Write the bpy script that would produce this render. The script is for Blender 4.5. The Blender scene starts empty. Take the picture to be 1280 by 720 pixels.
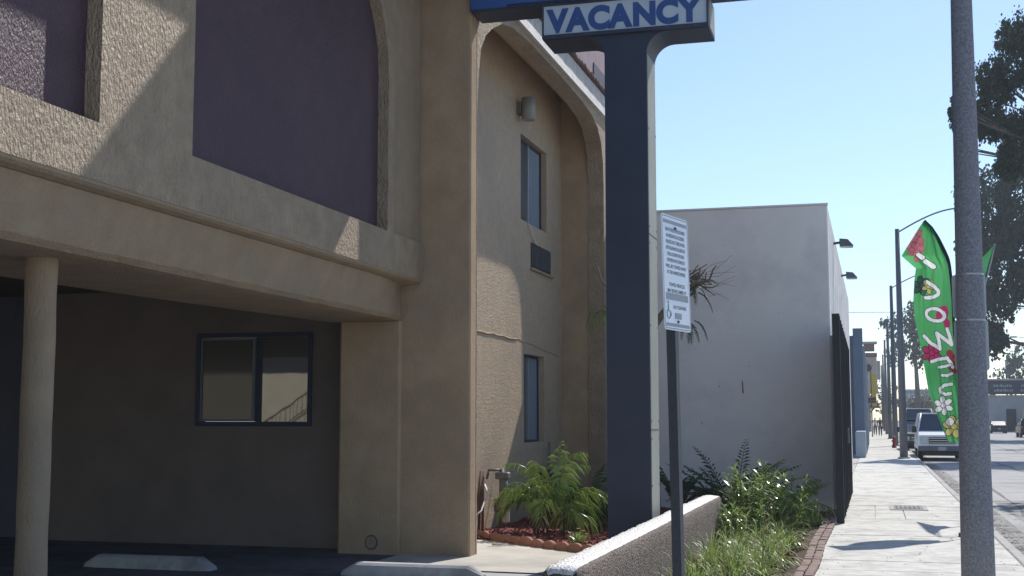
import bpy, bmesh, math, random
from mathutils import Vector, Matrix, noise
R = math.radians
PI = math.pi
random.seed(7)
scn = bpy.context.scene
col = scn.collection

# ---------------------------------------------------------------- camera
cam_d = bpy.data.cameras.new('camera')
cam = bpy.data.objects.new('camera', cam_d)
col.objects.link(cam)
cam.location = (0, 0, 1.7)
cam.rotation_euler = (R(90 + 5.78), 0, R(15.76))
cam_d.sensor_width = 36
cam_d.lens = 36 * 1600 / 1280
cam_d.clip_start = 0.1
cam_d.clip_end = 3000
scn.camera = cam

# ---------------------------------------------------------------- world, sun, exposure
SUN_DIR = Vector((.285, 1, 1.06)).normalized()
SUN_EL = math.asin(SUN_DIR.z)
SUN_AZ = math.atan2(SUN_DIR.x, SUN_DIR.y)      # clockwise from +Y
world = bpy.data.worlds.new('World')
scn.world = world
world.use_nodes = True
wn = world.node_tree
for n in list(wn.nodes): wn.nodes.remove(n)
sky = wn.nodes.new('ShaderNodeTexSky')
sky.sky_type = 'NISHITA'
sky.sun_disc = False
sky.sun_elevation = SUN_EL
sky.sun_rotation = SUN_AZ
sky.altitude = 50
sky.air_density = 1.0
sky.dust_density = 0.35
sky.ozone_density = 4.0
bg = wn.nodes.new('ShaderNodeBackground')
bg.inputs[1].default_value = 0.143
wo = wn.nodes.new('ShaderNodeOutputWorld')
wn.links.new(sky.outputs[0], bg.inputs[0])
wn.links.new(bg.outputs[0], wo.inputs[0])
sun_d = bpy.data.lights.new('sun', 'SUN')
sun_d.energy = 5.0
sun_d.angle = R(0.53)
sun_d.color = (1.0, 0.955, 0.90)
sun = bpy.data.objects.new('sun', sun_d)
sun.rotation_euler = (-SUN_DIR).to_track_quat('-Z', 'Y').to_euler()
sun.location = (20, 60, 60)
col.objects.link(sun)
scn.view_settings.view_transform = 'Standard'
scn.view_settings.look = 'None'
scn.view_settings.exposure = 0.2
scn.view_settings.gamma = 1.0
scn.render.engine = 'CYCLES'

# ---------------------------------------------------------------- materials
def mat(name, c1, c2=None, scale=3, rough=.85, bump=0, bscale=40, metal=0, detail=4, stain=None, stain_scale=.6,
        spec=.3, bkind='noise', trans=0, stretch=(1, 1, 1)):
    m = bpy.data.materials.new(name); m.use_nodes = True
    nt = m.node_tree; N = nt.nodes; Lk = nt.links
    p = N['Principled BSDF']
    p.inputs['Roughness'].default_value = rough
    p.inputs['Metallic'].default_value = metal
    p.inputs['Specular IOR Level'].default_value = spec
    tc = N.new('ShaderNodeTexCoord')
    mp = N.new('ShaderNodeMapping'); mp.inputs['Scale'].default_value = stretch
    Lk.new(tc.outputs['Object'], mp.inputs[0])
    if c2 is None: c2 = tuple(x * .8 for x in c1)
    n = N.new('ShaderNodeTexNoise'); n.inputs['Scale'].default_value = scale; n.inputs['Detail'].default_value = detail
    Lk.new(mp.outputs[0], n.inputs['Vector'])
    r = N.new('ShaderNodeValToRGB')
    r.color_ramp.elements[0].position = .32; r.color_ramp.elements[1].position = .68
    r.color_ramp.elements[0].color = (*c2, 1); r.color_ramp.elements[1].color = (*c1, 1)
    Lk.new(n.outputs[0], r.inputs[0])
    out = r.outputs[0]
    if stain:
        n2 = N.new('ShaderNodeTexNoise'); n2.inputs['Scale'].default_value = stain_scale; n2.inputs['Detail'].default_value = 6
        n2.inputs['Roughness'].default_value = .65
        Lk.new(mp.outputs[0], n2.inputs['Vector'])
        r2 = N.new('ShaderNodeValToRGB'); r2.color_ramp.elements[0].position = .48; r2.color_ramp.elements[1].position = .72
        mx = N.new('ShaderNodeMixRGB'); mx.inputs[2].default_value = (*stain, 1)
        Lk.new(n2.outputs[0], r2.inputs[0]); Lk.new(r2.outputs[0], mx.inputs[0]); Lk.new(out, mx.inputs[1])
        out = mx.outputs[0]
    Lk.new(out, p.inputs['Base Color'])
    if bump:
        b = N.new('ShaderNodeBump'); b.inputs['Strength'].default_value = 1; b.inputs['Distance'].default_value = bump
        if bkind == 'noise':
            t = N.new('ShaderNodeTexNoise'); t.inputs['Scale'].default_value = bscale; t.inputs['Detail'].default_value = 5
            Lk.new(mp.outputs[0], t.inputs['Vector']); h = t.outputs[0]
        elif bkind == 'stucco':      # heavy hand thrown coat: vertical drags and knobs
            m2 = N.new('ShaderNodeMapping'); m2.inputs['Scale'].default_value = (1.2, 1.2, .6)
            Lk.new(tc.outputs['Object'], m2.inputs[0])
            t = N.new('ShaderNodeTexNoise'); t.inputs['Scale'].default_value = bscale; t.inputs['Detail'].default_value = 4
            t.inputs['Roughness'].default_value = .6; t.inputs['Distortion'].default_value = .6
            Lk.new(m2.outputs[0], t.inputs['Vector'])
            v = N.new('ShaderNodeTexVoronoi'); v.inputs['Scale'].default_value = bscale * 1.4
            Lk.new(m2.outputs[0], v.inputs['Vector'])
            ad = N.new('ShaderNodeMath'); ad.operation = 'MULTIPLY_ADD'; ad.inputs[1].default_value = -.35
            Lk.new(v.outputs[0], ad.inputs[0]); Lk.new(t.outputs[0], ad.inputs[2])
            t3 = N.new('ShaderNodeTexNoise'); t3.inputs['Scale'].default_value = bscale * 3.2; t3.inputs['Detail'].default_value = 3
            Lk.new(tc.outputs['Object'], t3.inputs['Vector'])
            a3 = N.new('ShaderNodeMath'); a3.operation = 'MULTIPLY_ADD'; a3.inputs[1].default_value = .22
            Lk.new(t3.outputs[0], a3.inputs[0]); Lk.new(ad.outputs[0], a3.inputs[2]); h = a3.outputs[0]
        elif bkind == 'pebble':
            v = N.new('ShaderNodeTexVoronoi'); v.inputs['Scale'].default_value = bscale
            Lk.new(mp.outputs[0], v.inputs['Vector'])
            iv = N.new('ShaderNodeMath'); iv.operation = 'MULTIPLY'; iv.inputs[1].default_value = -1
            Lk.new(v.outputs[0], iv.inputs[0]); h = iv.outputs[0]
        Lk.new(h, b.inputs['Height']); Lk.new(b.outputs[0], p.inputs['Normal'])
    if trans:
        tl = N.new('ShaderNodeBsdfTranslucent'); mxs = N.new('ShaderNodeMixShader'); mxs.inputs[0].default_value = trans
        Lk.new(out, tl.inputs[0]); Lk.new(p.outputs[0], mxs.inputs[1]); Lk.new(tl.outputs[0], mxs.inputs[2])
        Lk.new(mxs.outputs[0], N['Material Output'].inputs[0])
    return m

def glass_mat(name, tint, refl, rough=.02):
    m = bpy.data.materials.new(name); m.use_nodes = True
    nt = m.node_tree; N = nt.nodes
    p = N['Principled BSDF']; p.inputs['Base Color'].default_value = (*tint, 1); p.inputs['Roughness'].default_value = .3
    g = N.new('ShaderNodeBsdfGlossy'); g.inputs['Roughness'].default_value = rough; g.inputs[0].default_value = (.85, .9, 1, 1)
    mx = N.new('ShaderNodeMixShader'); mx.inputs[0].default_value = refl
    nz = N.new('ShaderNodeTexNoise'); nz.inputs['Scale'].default_value = 1.2
    b = N.new('ShaderNodeBump'); b.inputs['Distance'].default_value = .0008
    nt.links.new(nz.outputs[0], b.inputs['Height']); nt.links.new(b.outputs[0], g.inputs['Normal'])
    nt.links.new(p.outputs[0], mx.inputs[1]); nt.links.new(g.outputs[0], mx.inputs[2])
    nt.links.new(mx.outputs[0], N['Material Output'].inputs[0])
    return m

M = {}
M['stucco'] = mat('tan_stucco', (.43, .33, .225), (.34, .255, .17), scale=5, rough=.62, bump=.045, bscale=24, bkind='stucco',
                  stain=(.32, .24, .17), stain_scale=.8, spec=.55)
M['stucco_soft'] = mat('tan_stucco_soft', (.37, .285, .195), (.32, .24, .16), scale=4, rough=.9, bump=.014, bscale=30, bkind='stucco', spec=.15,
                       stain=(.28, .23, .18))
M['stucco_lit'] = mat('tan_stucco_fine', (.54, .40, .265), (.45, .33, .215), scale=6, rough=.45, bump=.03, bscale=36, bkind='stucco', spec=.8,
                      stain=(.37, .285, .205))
M['stucco_wing'] = mat('tan_stucco_wing', (.45, .33, .215), (.37, .27, .175), scale=3, rough=.9, bump=.010, bscale=34, bkind='stucco', spec=.15,
                     stain=(.34, .25, .175), stain_scale=.7)
M['soffit'] = mat('soffit_plaster', (.66, .48, .33), (.57, .41, .28), scale=3, rough=.95, bump=.004, bscale=30)
M['purple'] = mat('plum_stucco', (.080, .036, .056), (.056, .026, .041), scale=6, rough=.55, bump=.03, bscale=38, bkind='stucco', spec=.7, stain=(.092, .046, .062), stain_scale=.9)
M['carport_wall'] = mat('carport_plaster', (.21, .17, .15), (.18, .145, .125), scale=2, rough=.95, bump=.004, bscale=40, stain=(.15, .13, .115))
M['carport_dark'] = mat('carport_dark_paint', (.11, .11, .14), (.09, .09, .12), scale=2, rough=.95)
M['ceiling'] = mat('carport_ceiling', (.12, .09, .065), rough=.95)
M['fascia'] = mat('white_fascia', (.56, .54, .51), (.42, .40, .38), scale=8, rough=.7, bump=.01, bscale=40)
M['mauve'] = mat('mauve_wall', (.33, .25, .27), (.28, .21, .23), rough=.9)
M['tile'] = mat('clay_roof_tile', (.24, .17, .15), (.15, .11, .10), scale=9, rough=.85)
M['signblue'] = mat('sign_blue_face', (.035, .10, .30), (.03, .09, .27), scale=1, rough=.35, spec=.5)
M['signcase'] = mat('sign_slate_paint', (.038, .047, .076), (.033, .040, .066), scale=2, rough=.5, spec=.4, stain=(.048, .056, .08), stain_scale=1.1)
M['signedge'] = mat('sign_pale_edge', (.33, .34, .30), (.27, .28, .25), scale=2, rough=.6)
M['signwhite'] = mat('sign_white_face', (.55, .60, .66), (.50, .55, .60), scale=2, rough=.4, spec=.4)
M['lettblue'] = mat('letter_blue', (.045, .10, .28), (.04, .09, .25), rough=.5)
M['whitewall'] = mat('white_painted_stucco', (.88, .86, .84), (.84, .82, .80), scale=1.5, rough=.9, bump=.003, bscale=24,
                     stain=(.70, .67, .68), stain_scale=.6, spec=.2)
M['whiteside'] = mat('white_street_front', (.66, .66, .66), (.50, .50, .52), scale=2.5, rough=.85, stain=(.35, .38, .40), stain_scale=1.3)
M['black'] = mat('black_iron', (.012, .013, .018), (.018, .02, .025), rough=.5, spec=.5)
M['concrete'] = mat('sidewalk_concrete', (.585, .57, .52), (.46, .45, .415), scale=5, rough=.9, bump=.002, bscale=60, stain=(.31, .30, .27), stain_scale=1.7)
M['concrete2'] = mat('apron_concrete', (.50, .475, .42), (.43, .41, .36), scale=3, rough=.9, bump=.002, bscale=60, stain=(.30, .28, .25))
M['curb'] = mat('curb_concrete', (.42, .41, .39), (.30, .29, .28), scale=8, rough=.9, bump=.004, bscale=40)
M['gutter'] = mat('gutter_concrete', (.32, .31, .29), (.20, .19, .18), scale=5, rough=.95, bump=.004, bscale=30, stain=(.09, .08, .07), stain_scale=2)
M['asphalt'] = mat('road_asphalt', (.40, .39, .375), (.31, .305, .295), scale=2, rough=.95, bump=.004, bscale=80, stain=(.22, .215, .21), stain_scale=.5)
M['asphalt2'] = mat('lot_asphalt', (.12, .12, .135), (.08, .08, .095), scale=5, rough=.8, bump=.004, bscale=90, stain=(.035, .035, .04), stain_scale=1.1)
M['lot'] = mat('lot_pavement', (.38, .385, .39), (.32, .325, .33), scale=3, rough=.95, bump=.003, bscale=80)
M['paint'] = mat('road_paint', (.70, .68, .60), (.5, .49, .44), scale=12, rough=.8)
M['ground'] = mat('far_ground', (.20, .19, .16), (.14, .14, .12), scale=.1, rough=1)
M['brick'] = mat('edging_brick', (.27, .185, .155), (.18, .135, .115), scale=9, rough=.9, bump=.004, bscale=50)
M['scallop'] = mat('terracotta_edging', (.40, .20, .135), (.30, .15, .10), scale=8, rough=.9, bump=.003, bscale=50)
M['mulch'] = mat('red_lava_mulch', (.21, .055, .045), (.10, .035, .03), scale=25, rough=1, bump=.01, bscale=60)
M['soil'] = mat('soil', (.09, .06, .045), (.05, .035, .028), scale=10, rough=1, bump=.01, bscale=40)
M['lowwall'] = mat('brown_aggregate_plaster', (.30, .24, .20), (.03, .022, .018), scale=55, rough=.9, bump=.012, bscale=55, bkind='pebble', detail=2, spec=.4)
M['lowtop_sun'] = mat('sunlit_wall_top', (.82, .80, .77), (.62, .60, .57), scale=30, rough=.55, bump=.016, bscale=45, bkind='pebble', spec=.4)  # sunlight on the low wall's top, put into a paler colour
M['stop'] = mat('wheel_stop_concrete', (.46, .46, .46), (.36, .36, .37), scale=7, rough=.9, bump=.003, bscale=50, stain=(.24, .23, .23), stain_scale=2.5)
M['pole'] = mat('aggregate_pole', (.27, .28, .31), (.15, .155, .175), scale=60, rough=.8, bump=.003, bscale=75, detail=2, spec=.3)
M['steel'] = mat('grey_painted_steel', (.14, .15, .17), (.12, .13, .15), rough=.55, metal=.2)
M['darkpost'] = mat('dark_post', (.038, .043, .06), (.03, .035, .048), rough=.45, spec=.5)
M['signplate'] = mat('sign_plate_white', (.70, .76, .84), (.66, .72, .80), scale=2, rough=.35, spec=.5)
M['signgrey'] = mat('sign_print_grey', (.30, .33, .37), (.26, .29, .33), rough=.5)
M['signtext'] = mat('sign_text', (.10, .12, .17), (.08, .10, .14), rough=.5)
M['alu'] = mat('aluminium', (.42, .43, .44), (.36, .37, .38), rough=.4, metal=.7)
M['blueframe'] = mat('dark_window_frame', (.035, .045, .08), (.03, .04, .07), rough=.5)
M['greyframe'] = mat('grey_sash', (.16, .18, .20), (.13, .15, .17), rough=.5)
M['curtain'] = mat('blue_grey_curtain', (.22, .26, .30), (.16, .19, .23), scale=3, rough=.8, stretch=(6, 6, .3))
M['glass'] = glass_mat('tinted_reflective_glass', (.008, .010, .016), .21)
M['screenglass'] = glass_mat('screened_glass', (.010, .011, .014), .045, .04)
M['glass2'] = glass_mat('dark_window_glass', (.02, .028, .05), .12)
M['carglass'] = glass_mat('car_glass', (.012, .015, .02), .14)
M['grille'] = mat('air_grille', (.10, .105, .115), (.08, .085, .09), rough=.6)
M['galv'] = mat('galvanised_box', (.22, .215, .20), (.14, .135, .13), rough=.6, metal=.3)
M['rust'] = mat('rust_pipe', (.20, .11, .085), (.15, .085, .07), scale=15, rough=.9)
M['whitepipe'] = mat('white_cable', (.7, .69, .65), rough=.6)
M['flag'] = mat('green_flag_cloth', (.13, .52, .19), (.10, .45, .15), scale=2, rough=.6, trans=.4, spec=.2)
M['flagdark'] = mat('flag_sleeve', (.02, .045, .05), rough=.8)
M['lw'] = mat('flag_white', (.88, .88, .88), (.84, .84, .84), rough=.6, trans=.5)
M['lk'] = mat('flag_outline', (.02, .06, .03), rough=.8)
M['pink'] = mat('flag_pink', (.70, .07, .22), (.6, .05, .17), rough=.7, trans=.3)
M['palepink'] = mat('flag_pale_pink', (.75, .28, .30), (.62, .17, .2), scale=25, rough=.7, trans=.3)
M['cherry'] = mat('flag_cherry', (.5, .07, .10), (.38, .04, .06), scale=25, rough=.7, trans=.3)
M['yellow'] = mat('flag_yellow', (.75, .68, .27), (.7, .62, .22), rough=.7, trans=.3)
M['leafgrey'] = mat('flag_grey_petal', (.16, .30, .22), rough=.7)
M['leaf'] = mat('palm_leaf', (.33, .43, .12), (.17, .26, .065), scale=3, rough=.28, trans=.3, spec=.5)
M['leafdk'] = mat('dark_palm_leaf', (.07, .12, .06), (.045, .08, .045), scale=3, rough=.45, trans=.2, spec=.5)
M['grass'] = mat('grass_blade', (.32, .40, .10), (.15, .23, .055), scale=4, rough=.5, trans=.35, spec=.4)
M['grass2'] = mat('dry_blade', (.34, .28, .14), (.2, .2, .08), scale=4, rough=.7, trans=.3)
M['leaf3'] = mat('bright_shrub_leaf', (.30, .42, .10), (.16, .25, .06), scale=5, rough=.28, trans=.3, spec=.5)
M['euc'] = mat('eucalyptus_leaf', (.075, .095, .062), (.042, .056, .04), scale=.5, rough=.8, trans=.12, spec=.1)
M['euc2'] = mat('grey_green_leaf', (.13, .15, .10), (.08, .10, .07), scale=.5, rough=.6, trans=.12)
M['olive'] = mat('olive_leaf', (.16, .15, .05), (.10, .10, .035), scale=.5, rough=.6, trans=.15)
M['bark'] = mat('bark', (.17, .145, .12), (.10, .085, .07), scale=4, rough=.95, bump=.01, bscale=20)
M['barkgrey'] = mat('bare_grey_branch', (.22, .19, .165), (.12, .10, .09), scale=12, rough=.9)
M['flower'] = mat('yellow_petals', (.75, .45, .03), rough=.6)
M['vanwhite'] = mat('van_white_paint', (.78, .79, .80), (.75, .76, .77), scale=1, rough=.25, spec=.6)
M['cardark'] = mat('dark_car_paint', (.02, .022, .028), rough=.25, spec=.6)
M['cargreen'] = mat('dark_green_car_paint', (.02, .045, .045), rough=.3, spec=.6)
M['carwhite'] = mat('white_car_paint', (.66, .67, .68), rough=.25, spec=.6)
M['tyre'] = mat('tyre', (.018, .018, .018), rough=.9)
M['rim'] = mat('rim', (.35, .36, .37), rough=.4, metal=.6)
M['chrome'] = mat('chrome', (.55, .56, .58), rough=.15, metal=.9)
M['lamp'] = mat('headlamp', (.55, .57, .60), rough=.15, spec=.6)
M['tail'] = mat('tail_lamp', (.35, .02, .02), rough=.3, spec=.6)
M['plate'] = mat('number_plate', (.45, .46, .48), (.3, .31, .33), scale=40, rough=.5)
M['red'] = mat('red_paint', (.34, .03, .035), rough=.5)
M['bluewall'] = mat('blue_wall', (.13, .17, .23), (.11, .145, .20), scale=1.5, rough=.85, stain=(.10, .135, .185))
M['bluepale'] = mat('pale_blue_wall', (.30, .36, .42), (.26, .31, .37), rough=.85)
M['beige'] = mat('beige_wall', (.45, .40, .35), (.38, .34, .30), rough=.9)
M['greybld'] = mat('grey_building', (.42, .42, .42), (.36, .36, .37), scale=1, rough=.85)
M['darksign'] = mat('dark_fascia_sign', (.05, .05, .055), rough=.6)
M['glassbld'] = mat('blue_glass_facade', (.13, .20, .28), (.10, .16, .23), scale=.4, rough=.25, spec=.6)
M['yellowsign'] = mat('yellow_sign', (.65, .48, .06), (.6, .42, .05), rough=.6)
M['cream'] = mat('cream_wall', (.56, .47, .31), (.50, .42, .27), scale=2, rough=.9)
M['skin'] = mat('skin', (.35, .2, .14), rough=.6)
M['shirt'] = mat('dark_shirt', (.03, .035, .05), rough=.8)
M['shirt2'] = mat('white_shirt', (.5, .5, .5), rough=.8)
M['trousers'] = mat('dark_trousers', (.03, .03, .045), rough=.8)
M['hair'] = mat('dark_hair', (.02, .015, .012), rough=.7)

# ---------------------------------------------------------------- helpers
LOC = {}
class MB:
    def __init__(s): s.v = []; s.f = []; s.m = []; s.k = 0; s.sm = []
    def add(s, vs, fs, smooth=False):
        o = len(s.v); s.v += [tuple(p) for p in vs]
        for f in fs: s.f.append(tuple(i + o for i in f)); s.m.append(s.k); s.sm.append(smooth)
        return s
    def box(s, x0, x1, y0, y1, z0, z1):
        vs = [(x, y, z) for z in (z0, z1) for y in (y0, y1) for x in (x0, x1)]
        return s.add(vs, [(0, 2, 3, 1), (4, 5, 7, 6), (0, 1, 5, 4), (2, 6, 7, 3), (0, 4, 6, 2), (1, 3, 7, 5)])
    def bbox(s, x0, x1, y0, y1, z0, z1, b=.01):      # box with chamfered edges
        bm = bmesh.new(); bmesh.ops.create_cube(bm, size=1)
        for v in bm.verts:
            v.co = Vector(((x0 + x1) / 2 + v.co.x * (x1 - x0), (y0 + y1) / 2 + v.co.y * (y1 - y0), (z0 + z1) / 2 + v.co.z * (z1 - z0)))
        bmesh.ops.bevel(bm, geom=list(bm.edges), offset=b, segments=1, affect='EDGES')
        return s.bm(bm)
    def bm(s, bm, smooth=False):
        bm.verts.index_update()
        s.add([v.co[:] for v in bm.verts], [[v.index for v in f.verts] for f in bm.faces], smooth); bm.free(); return s
    def tube(s, pts, rad, n=8, cap=True, smooth=True):
        pts = [Vector(p) for p in pts]
        if not hasattr(rad, '__len__'): rad = [rad] * len(pts)
        vs = []; fs = []
        ref = None
        for i, p in enumerate(pts):
            d = (pts[min(i + 1, len(pts) - 1)] - pts[max(i - 1, 0)]).normalized()
            if ref is None: ref = Vector((1, 0, 0)) if abs(d.x) < .8 else Vector((0, 1, 0))
            a = (ref - d * ref.dot(d)).normalized(); ref = a; b = d.cross(a)
            for k in range(n):
                t = 2 * PI * k / n
                vs.append(p + (a * math.cos(t) + b * math.sin(t)) * rad[i])
        for i in range(len(pts) - 1):
            for k in range(n):
                fs.append((i * n + k, i * n + (k + 1) % n, (i + 1) * n + (k + 1) % n, (i + 1) * n + k))
        s.add(vs, fs, smooth)
        if cap:
            o = len(s.v) - len(vs)
            s.f.append(tuple(o + k for k in reversed(range(n)))); s.m.append(s.k); s.sm.append(False)
            s.f.append(tuple(o + (len(pts) - 1) * n + k for k in range(n))); s.m.append(s.k); s.sm.append(False)
        return s
    def prism(s, poly, d):           # poly: 3D loop, d: extrusion vector; polygon may be concave
        n = len(poly); d = Vector(d)
        vs = [Vector(p) for p in poly] + [Vector(p) + d for p in poly]
        fs = [tuple(range(n))[::-1], tuple(range(n, 2 * n))] + [(i, (i + 1) % n, (i + 1) % n + n, i + n) for i in range(n)]
        return s.add(vs, fs)
    def build(s, name, m, parent=None, bevel=0):
        me = bpy.data.meshes.new(name)
        off = LOC.get(parent.name, Vector((0, 0, 0))) if parent else Vector((0, 0, 0))
        me.from_pydata([(a - off.x, b - off.y, c - off.z) for a, b, c in s.v], [], s.f)
        for mm in (m if isinstance(m, (list, tuple)) else [m]): me.materials.append(mm)
        for p, k, sm in zip(me.polygons, s.m, s.sm): p.material_index = k; p.use_smooth = sm
        bm = bmesh.new(); bm.from_mesh(me); bmesh.ops.recalc_face_normals(bm, faces=bm.faces)
        if bevel: bmesh.ops.bevel(bm, geom=list(bm.edges), offset=bevel, segments=2, affect='EDGES')
        bm.to_mesh(me); bm.free()
        o = bpy.data.objects.new(name, me); col.objects.link(o)
        if parent: o.parent = parent; LOC[o.name] = off
        return o

def thing(name, label, cat, loc, group=None, rz=0, local=False):
    o = bpy.data.objects.new(name, None); col.objects.link(o)
    o.location = loc; o.rotation_euler.z = rz; o.empty_display_size = .2
    LOC[o.name] = Vector((0, 0, 0)) if local else Vector(loc)
    o['label'] = label; o['category'] = cat
    if group: o['group'] = group
    return o
def tag(o, label, cat, group=None):
    o['label'] = label; o['category'] = cat
    if group: o['group'] = group
    return o
def rebase(o, loc):                # move a single-mesh thing's origin to its base
    loc = Vector(loc)
    o.data.transform(Matrix.Translation(-loc)); o.location = loc; return o
def structure(o): o['kind'] = 'structure'; return o
def copy_tree(o, parent=None, share=True):
    c = o.copy(); col.objects.link(c)
    if parent: c.parent = parent
    for ch in o.children: copy_tree(ch, c)
    return c

def arc(cx, cz, rx, rz, a0, a1, n):
    return [(cx + rx * math.cos(a0 + (a1 - a0) * i / n), cz + rz * math.sin(a0 + (a1 - a0) * i / n)) for i in range(n + 1)]

def plate_with_holes(x_front, x_back, outer, holes):
    """wall slab in plane X; outer and holes are (y,z) loops"""
    bm = bmesh.new(); loops = []
    edges = []
    for lp in [outer] + holes:
        vs = [bm.verts.new((x_front, y, z)) for y, z in lp]
        es = [bm.edges.new((vs[i], vs[(i + 1) % len(vs)])) for i in range(len(vs))]
        edges += es
    bmesh.ops.triangle_fill(bm, use_beauty=True, use_dissolve=False, edges=edges)
    r = bmesh.ops.extrude_face_region(bm, geom=list(bm.faces))
    for g in r['geom']:
        if isinstance(g, bmesh.types.BMVert): g.co.x = x_back
    mb = MB(); mb.bm(bm); return mb

def text_mesh(txt, size, m_, offset=0, sx=1, align='CENTER', depth=0):
    cu = bpy.data.curves.new('lettering', 'FONT'); cu.body = txt; cu.size = size; cu.offset = offset; cu.align_x = align; cu.extrude = depth
    o = bpy.data.objects.new('lettering', cu); col.objects.link(o)
    bpy.context.view_layer.update()
    me = bpy.data.meshes.new_from_object(o.evaluated_get(bpy.context.evaluated_depsgraph_get()))
    bpy.data.objects.remove(o)
    for v in me.vertices: v.co.x *= sx
    me.materials.clear(); me.materials.append(m_)
    return me
def text_obj(name, txt, size, m_, origin, ux, uy, parent=None, **kw):
    me = text_mesh(txt, size, m_, **kw)
    ux = Vector(ux); uy = Vector(uy); uz = ux.cross(uy)
    off = LOC.get(parent.name, Vector()) if parent else Vector()
    for v in me.vertices: v.co = Vector(origin) + ux * v.co.x + uy * v.co.y + uz * v.co.z - off
    o = bpy.data.objects.new(name, me); col.objects.link(o)
    if parent: o.parent = parent; LOC[o.name] = off
    return o

# ================================================================= GROUND, ROAD, SIDEWALK
structure(MB().box(-600, 600, -300, 900, -.6, -.32).build('ground', M['ground']))
structure(MB().box(1.75, 17, -60, 420, -.31, -.15).build('road', M['asphalt']))
structure(MB().add([(1.72, -60, -.146), (2.25, -60, -.146), (2.25, 420, -.146), (1.72, 420, -.146)], [(0, 1, 2, 3)]).build('gutter', M['gutter']))
lane = MB()
for y in range(10, 300, 9):
    lane.add([(9.30, y, -.144), (9.42, y, -.144), (9.42, y + 3, -.144), (9.30, y + 3, -.144)], [(0, 1, 2, 3)])
structure(lane.build('lane_marking', M['paint']))
random.seed(3)
for (x0, y0, x1, y1) in ((2.6, 20, 3.3, 60), (4.9, 30, 4.6, 95), (7.2, 40, 7.6, 140), (2.4, 37, 9, 37.8), (2.4, 71, 12, 72)):
    tp = MB(); vs = []
    for k in range(25):
        t = k / 24; p = Vector((x0 + (x1 - x0) * t, y0 + (y1 - y0) * t, -.1455)); n_ = Vector((y1 - y0, x0 - x1, 0)).normalized()
        p += n_ * random.uniform(-.08, .08); w_ = random.uniform(.015, .05); vs += [p - n_ * w_, p + n_ * w_]
    o = tp.add(vs, [(2 * k, 2 * k + 1, 2 * k + 3, 2 * k + 2) for k in range(24)]).build('tar_seam', M['asphalt2']); o['kind'] = 'structure'
structure(MB().add([(2.5, 24, -.147), (3.9, 24.1, -.147), (4.0, 31, -.147), (2.45, 30.8, -.147)], [(0, 1, 2, 3)]).build('road_patch', M['gutter']))
random.seed(7)
# kerb as individual lengths of concrete
kerb = structure(MB().box(1.6, 1.752, 92, 420, -.3, -.002).build('kerb', M['curb']))
cb = None
y = -3.0; i = 0
while y < 92:
    L = 3.0
    if cb is None:
        cb = MB().bbox(0, .15, .006, L - .008, -.3, 0, .02).build('kerb_stone', M['curb'], kerb); o = cb
    else:
        o = cb.copy(); col.objects.link(o); o.parent = kerb
    o.location = (1.6 + random.uniform(-.004, .004), y, random.uniform(-.004, .003)); y += L
structure(MB().box(17, 17.2, -60, 420, -.3, 0).build('far_kerb', M['curb']))
structure(MB().box(17.2, 24, -60, 420, -.3, -.004).build('far_sidewalk', M['concrete']))
# pavement in slabs
walk = structure(MB().box(-.70, 1.6, -60, 420, -.31, -.022).build('sidewalk', M['concrete']))
structure(MB().box(-.70, 1.596, 62, 420, -.02, 0).build('far_pavement', M['concrete']))
ys = [-4, -2.4, -.8, .8, 2.4, 4.0, 5.6, 7.2, 8.8, 10.4, 12.0, 13.55, 15.1, 16.1, 17.85, 19.6, 21.2, 22.7, 24.1, 26.1, 27.8, 29.4, 31, 32.6, 34.2, 35.8,
      37.4, 39, 40.6, 42.2, 43.8, 45.4, 47, 48.6, 50.2, 51.8, 53.4, 55, 56.6, 58.2, 59.8, 62]
for k in range(len(ys) - 1):
    g = .013
    cuts = [(-.70, 1.594)] if k not in (17, 18) else [(-.70, -.05), (-.05, .45), (.45, 1.594)]
    for x0, x1 in cuts:
        o = MB().bbox(x0 + g / 2, x1 - g / 2, ys[k] + g / 2, ys[k + 1] - g / 2, -.03, random.uniform(-.004, .002), .004).build('slab', M['concrete'], walk)
# hairline cracks, each a shallow dark groove line on its slab
for (x, y, a, L_) in ((-.35, 20.3, .3, .9), (.4, 22.0, 1.2, .8), (1.0, 23.3, 2.0, .7), (-.2, 24.9, 1.5, .9), (.9, 18.9, 1.3, .8), (.2, 16.8, .1, .9), (1.2, 16.4, 1.8, .6), (-.1, 28.6, .5, 1.0), (.7, 30.5, 2.7, 1.1), (.1, 34, .2, 1.2), (.9, 38, 2.8, 1.2)):
    vs = []; p = Vector((x, y, .0035)); 
    for k in range(12):
        w_ = .006 * (1 - k / 14); n_ = Vector((-math.sin(a), math.cos(a), 0)) * w_; vs += [p - n_, p + n_]
        a += random.uniform(-.45, .45); p = p + Vector((math.cos(a), math.sin(a), 0)) * (L_ / 12)
    MB().add(vs, [(2 * k, 2 * k + 1, 2 * k + 3, 2 * k + 2) for k in range(11)]).build('crack', M['soil'], walk)
# utility cover in the pavement
uc = thing('utility_cover', 'rectangular utility box cover set in the sunlit sidewalk beyond the flag shadow', 'utility cover', (.55, 25.6, .004))
MB().box(.22, .90, 24.95, 26.25, .003, .010).build('frame', M['curb'], uc)
MB().box(.30, .82, 25.1, 26.1, .010, .014).build('lid', M['gutter'], uc)
for k in range(6): MB().box(.33 + k * .08, .36 + k * .08, 25.2, 26.0, .014, .018).build('slot', M['asphalt2'], uc)
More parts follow.
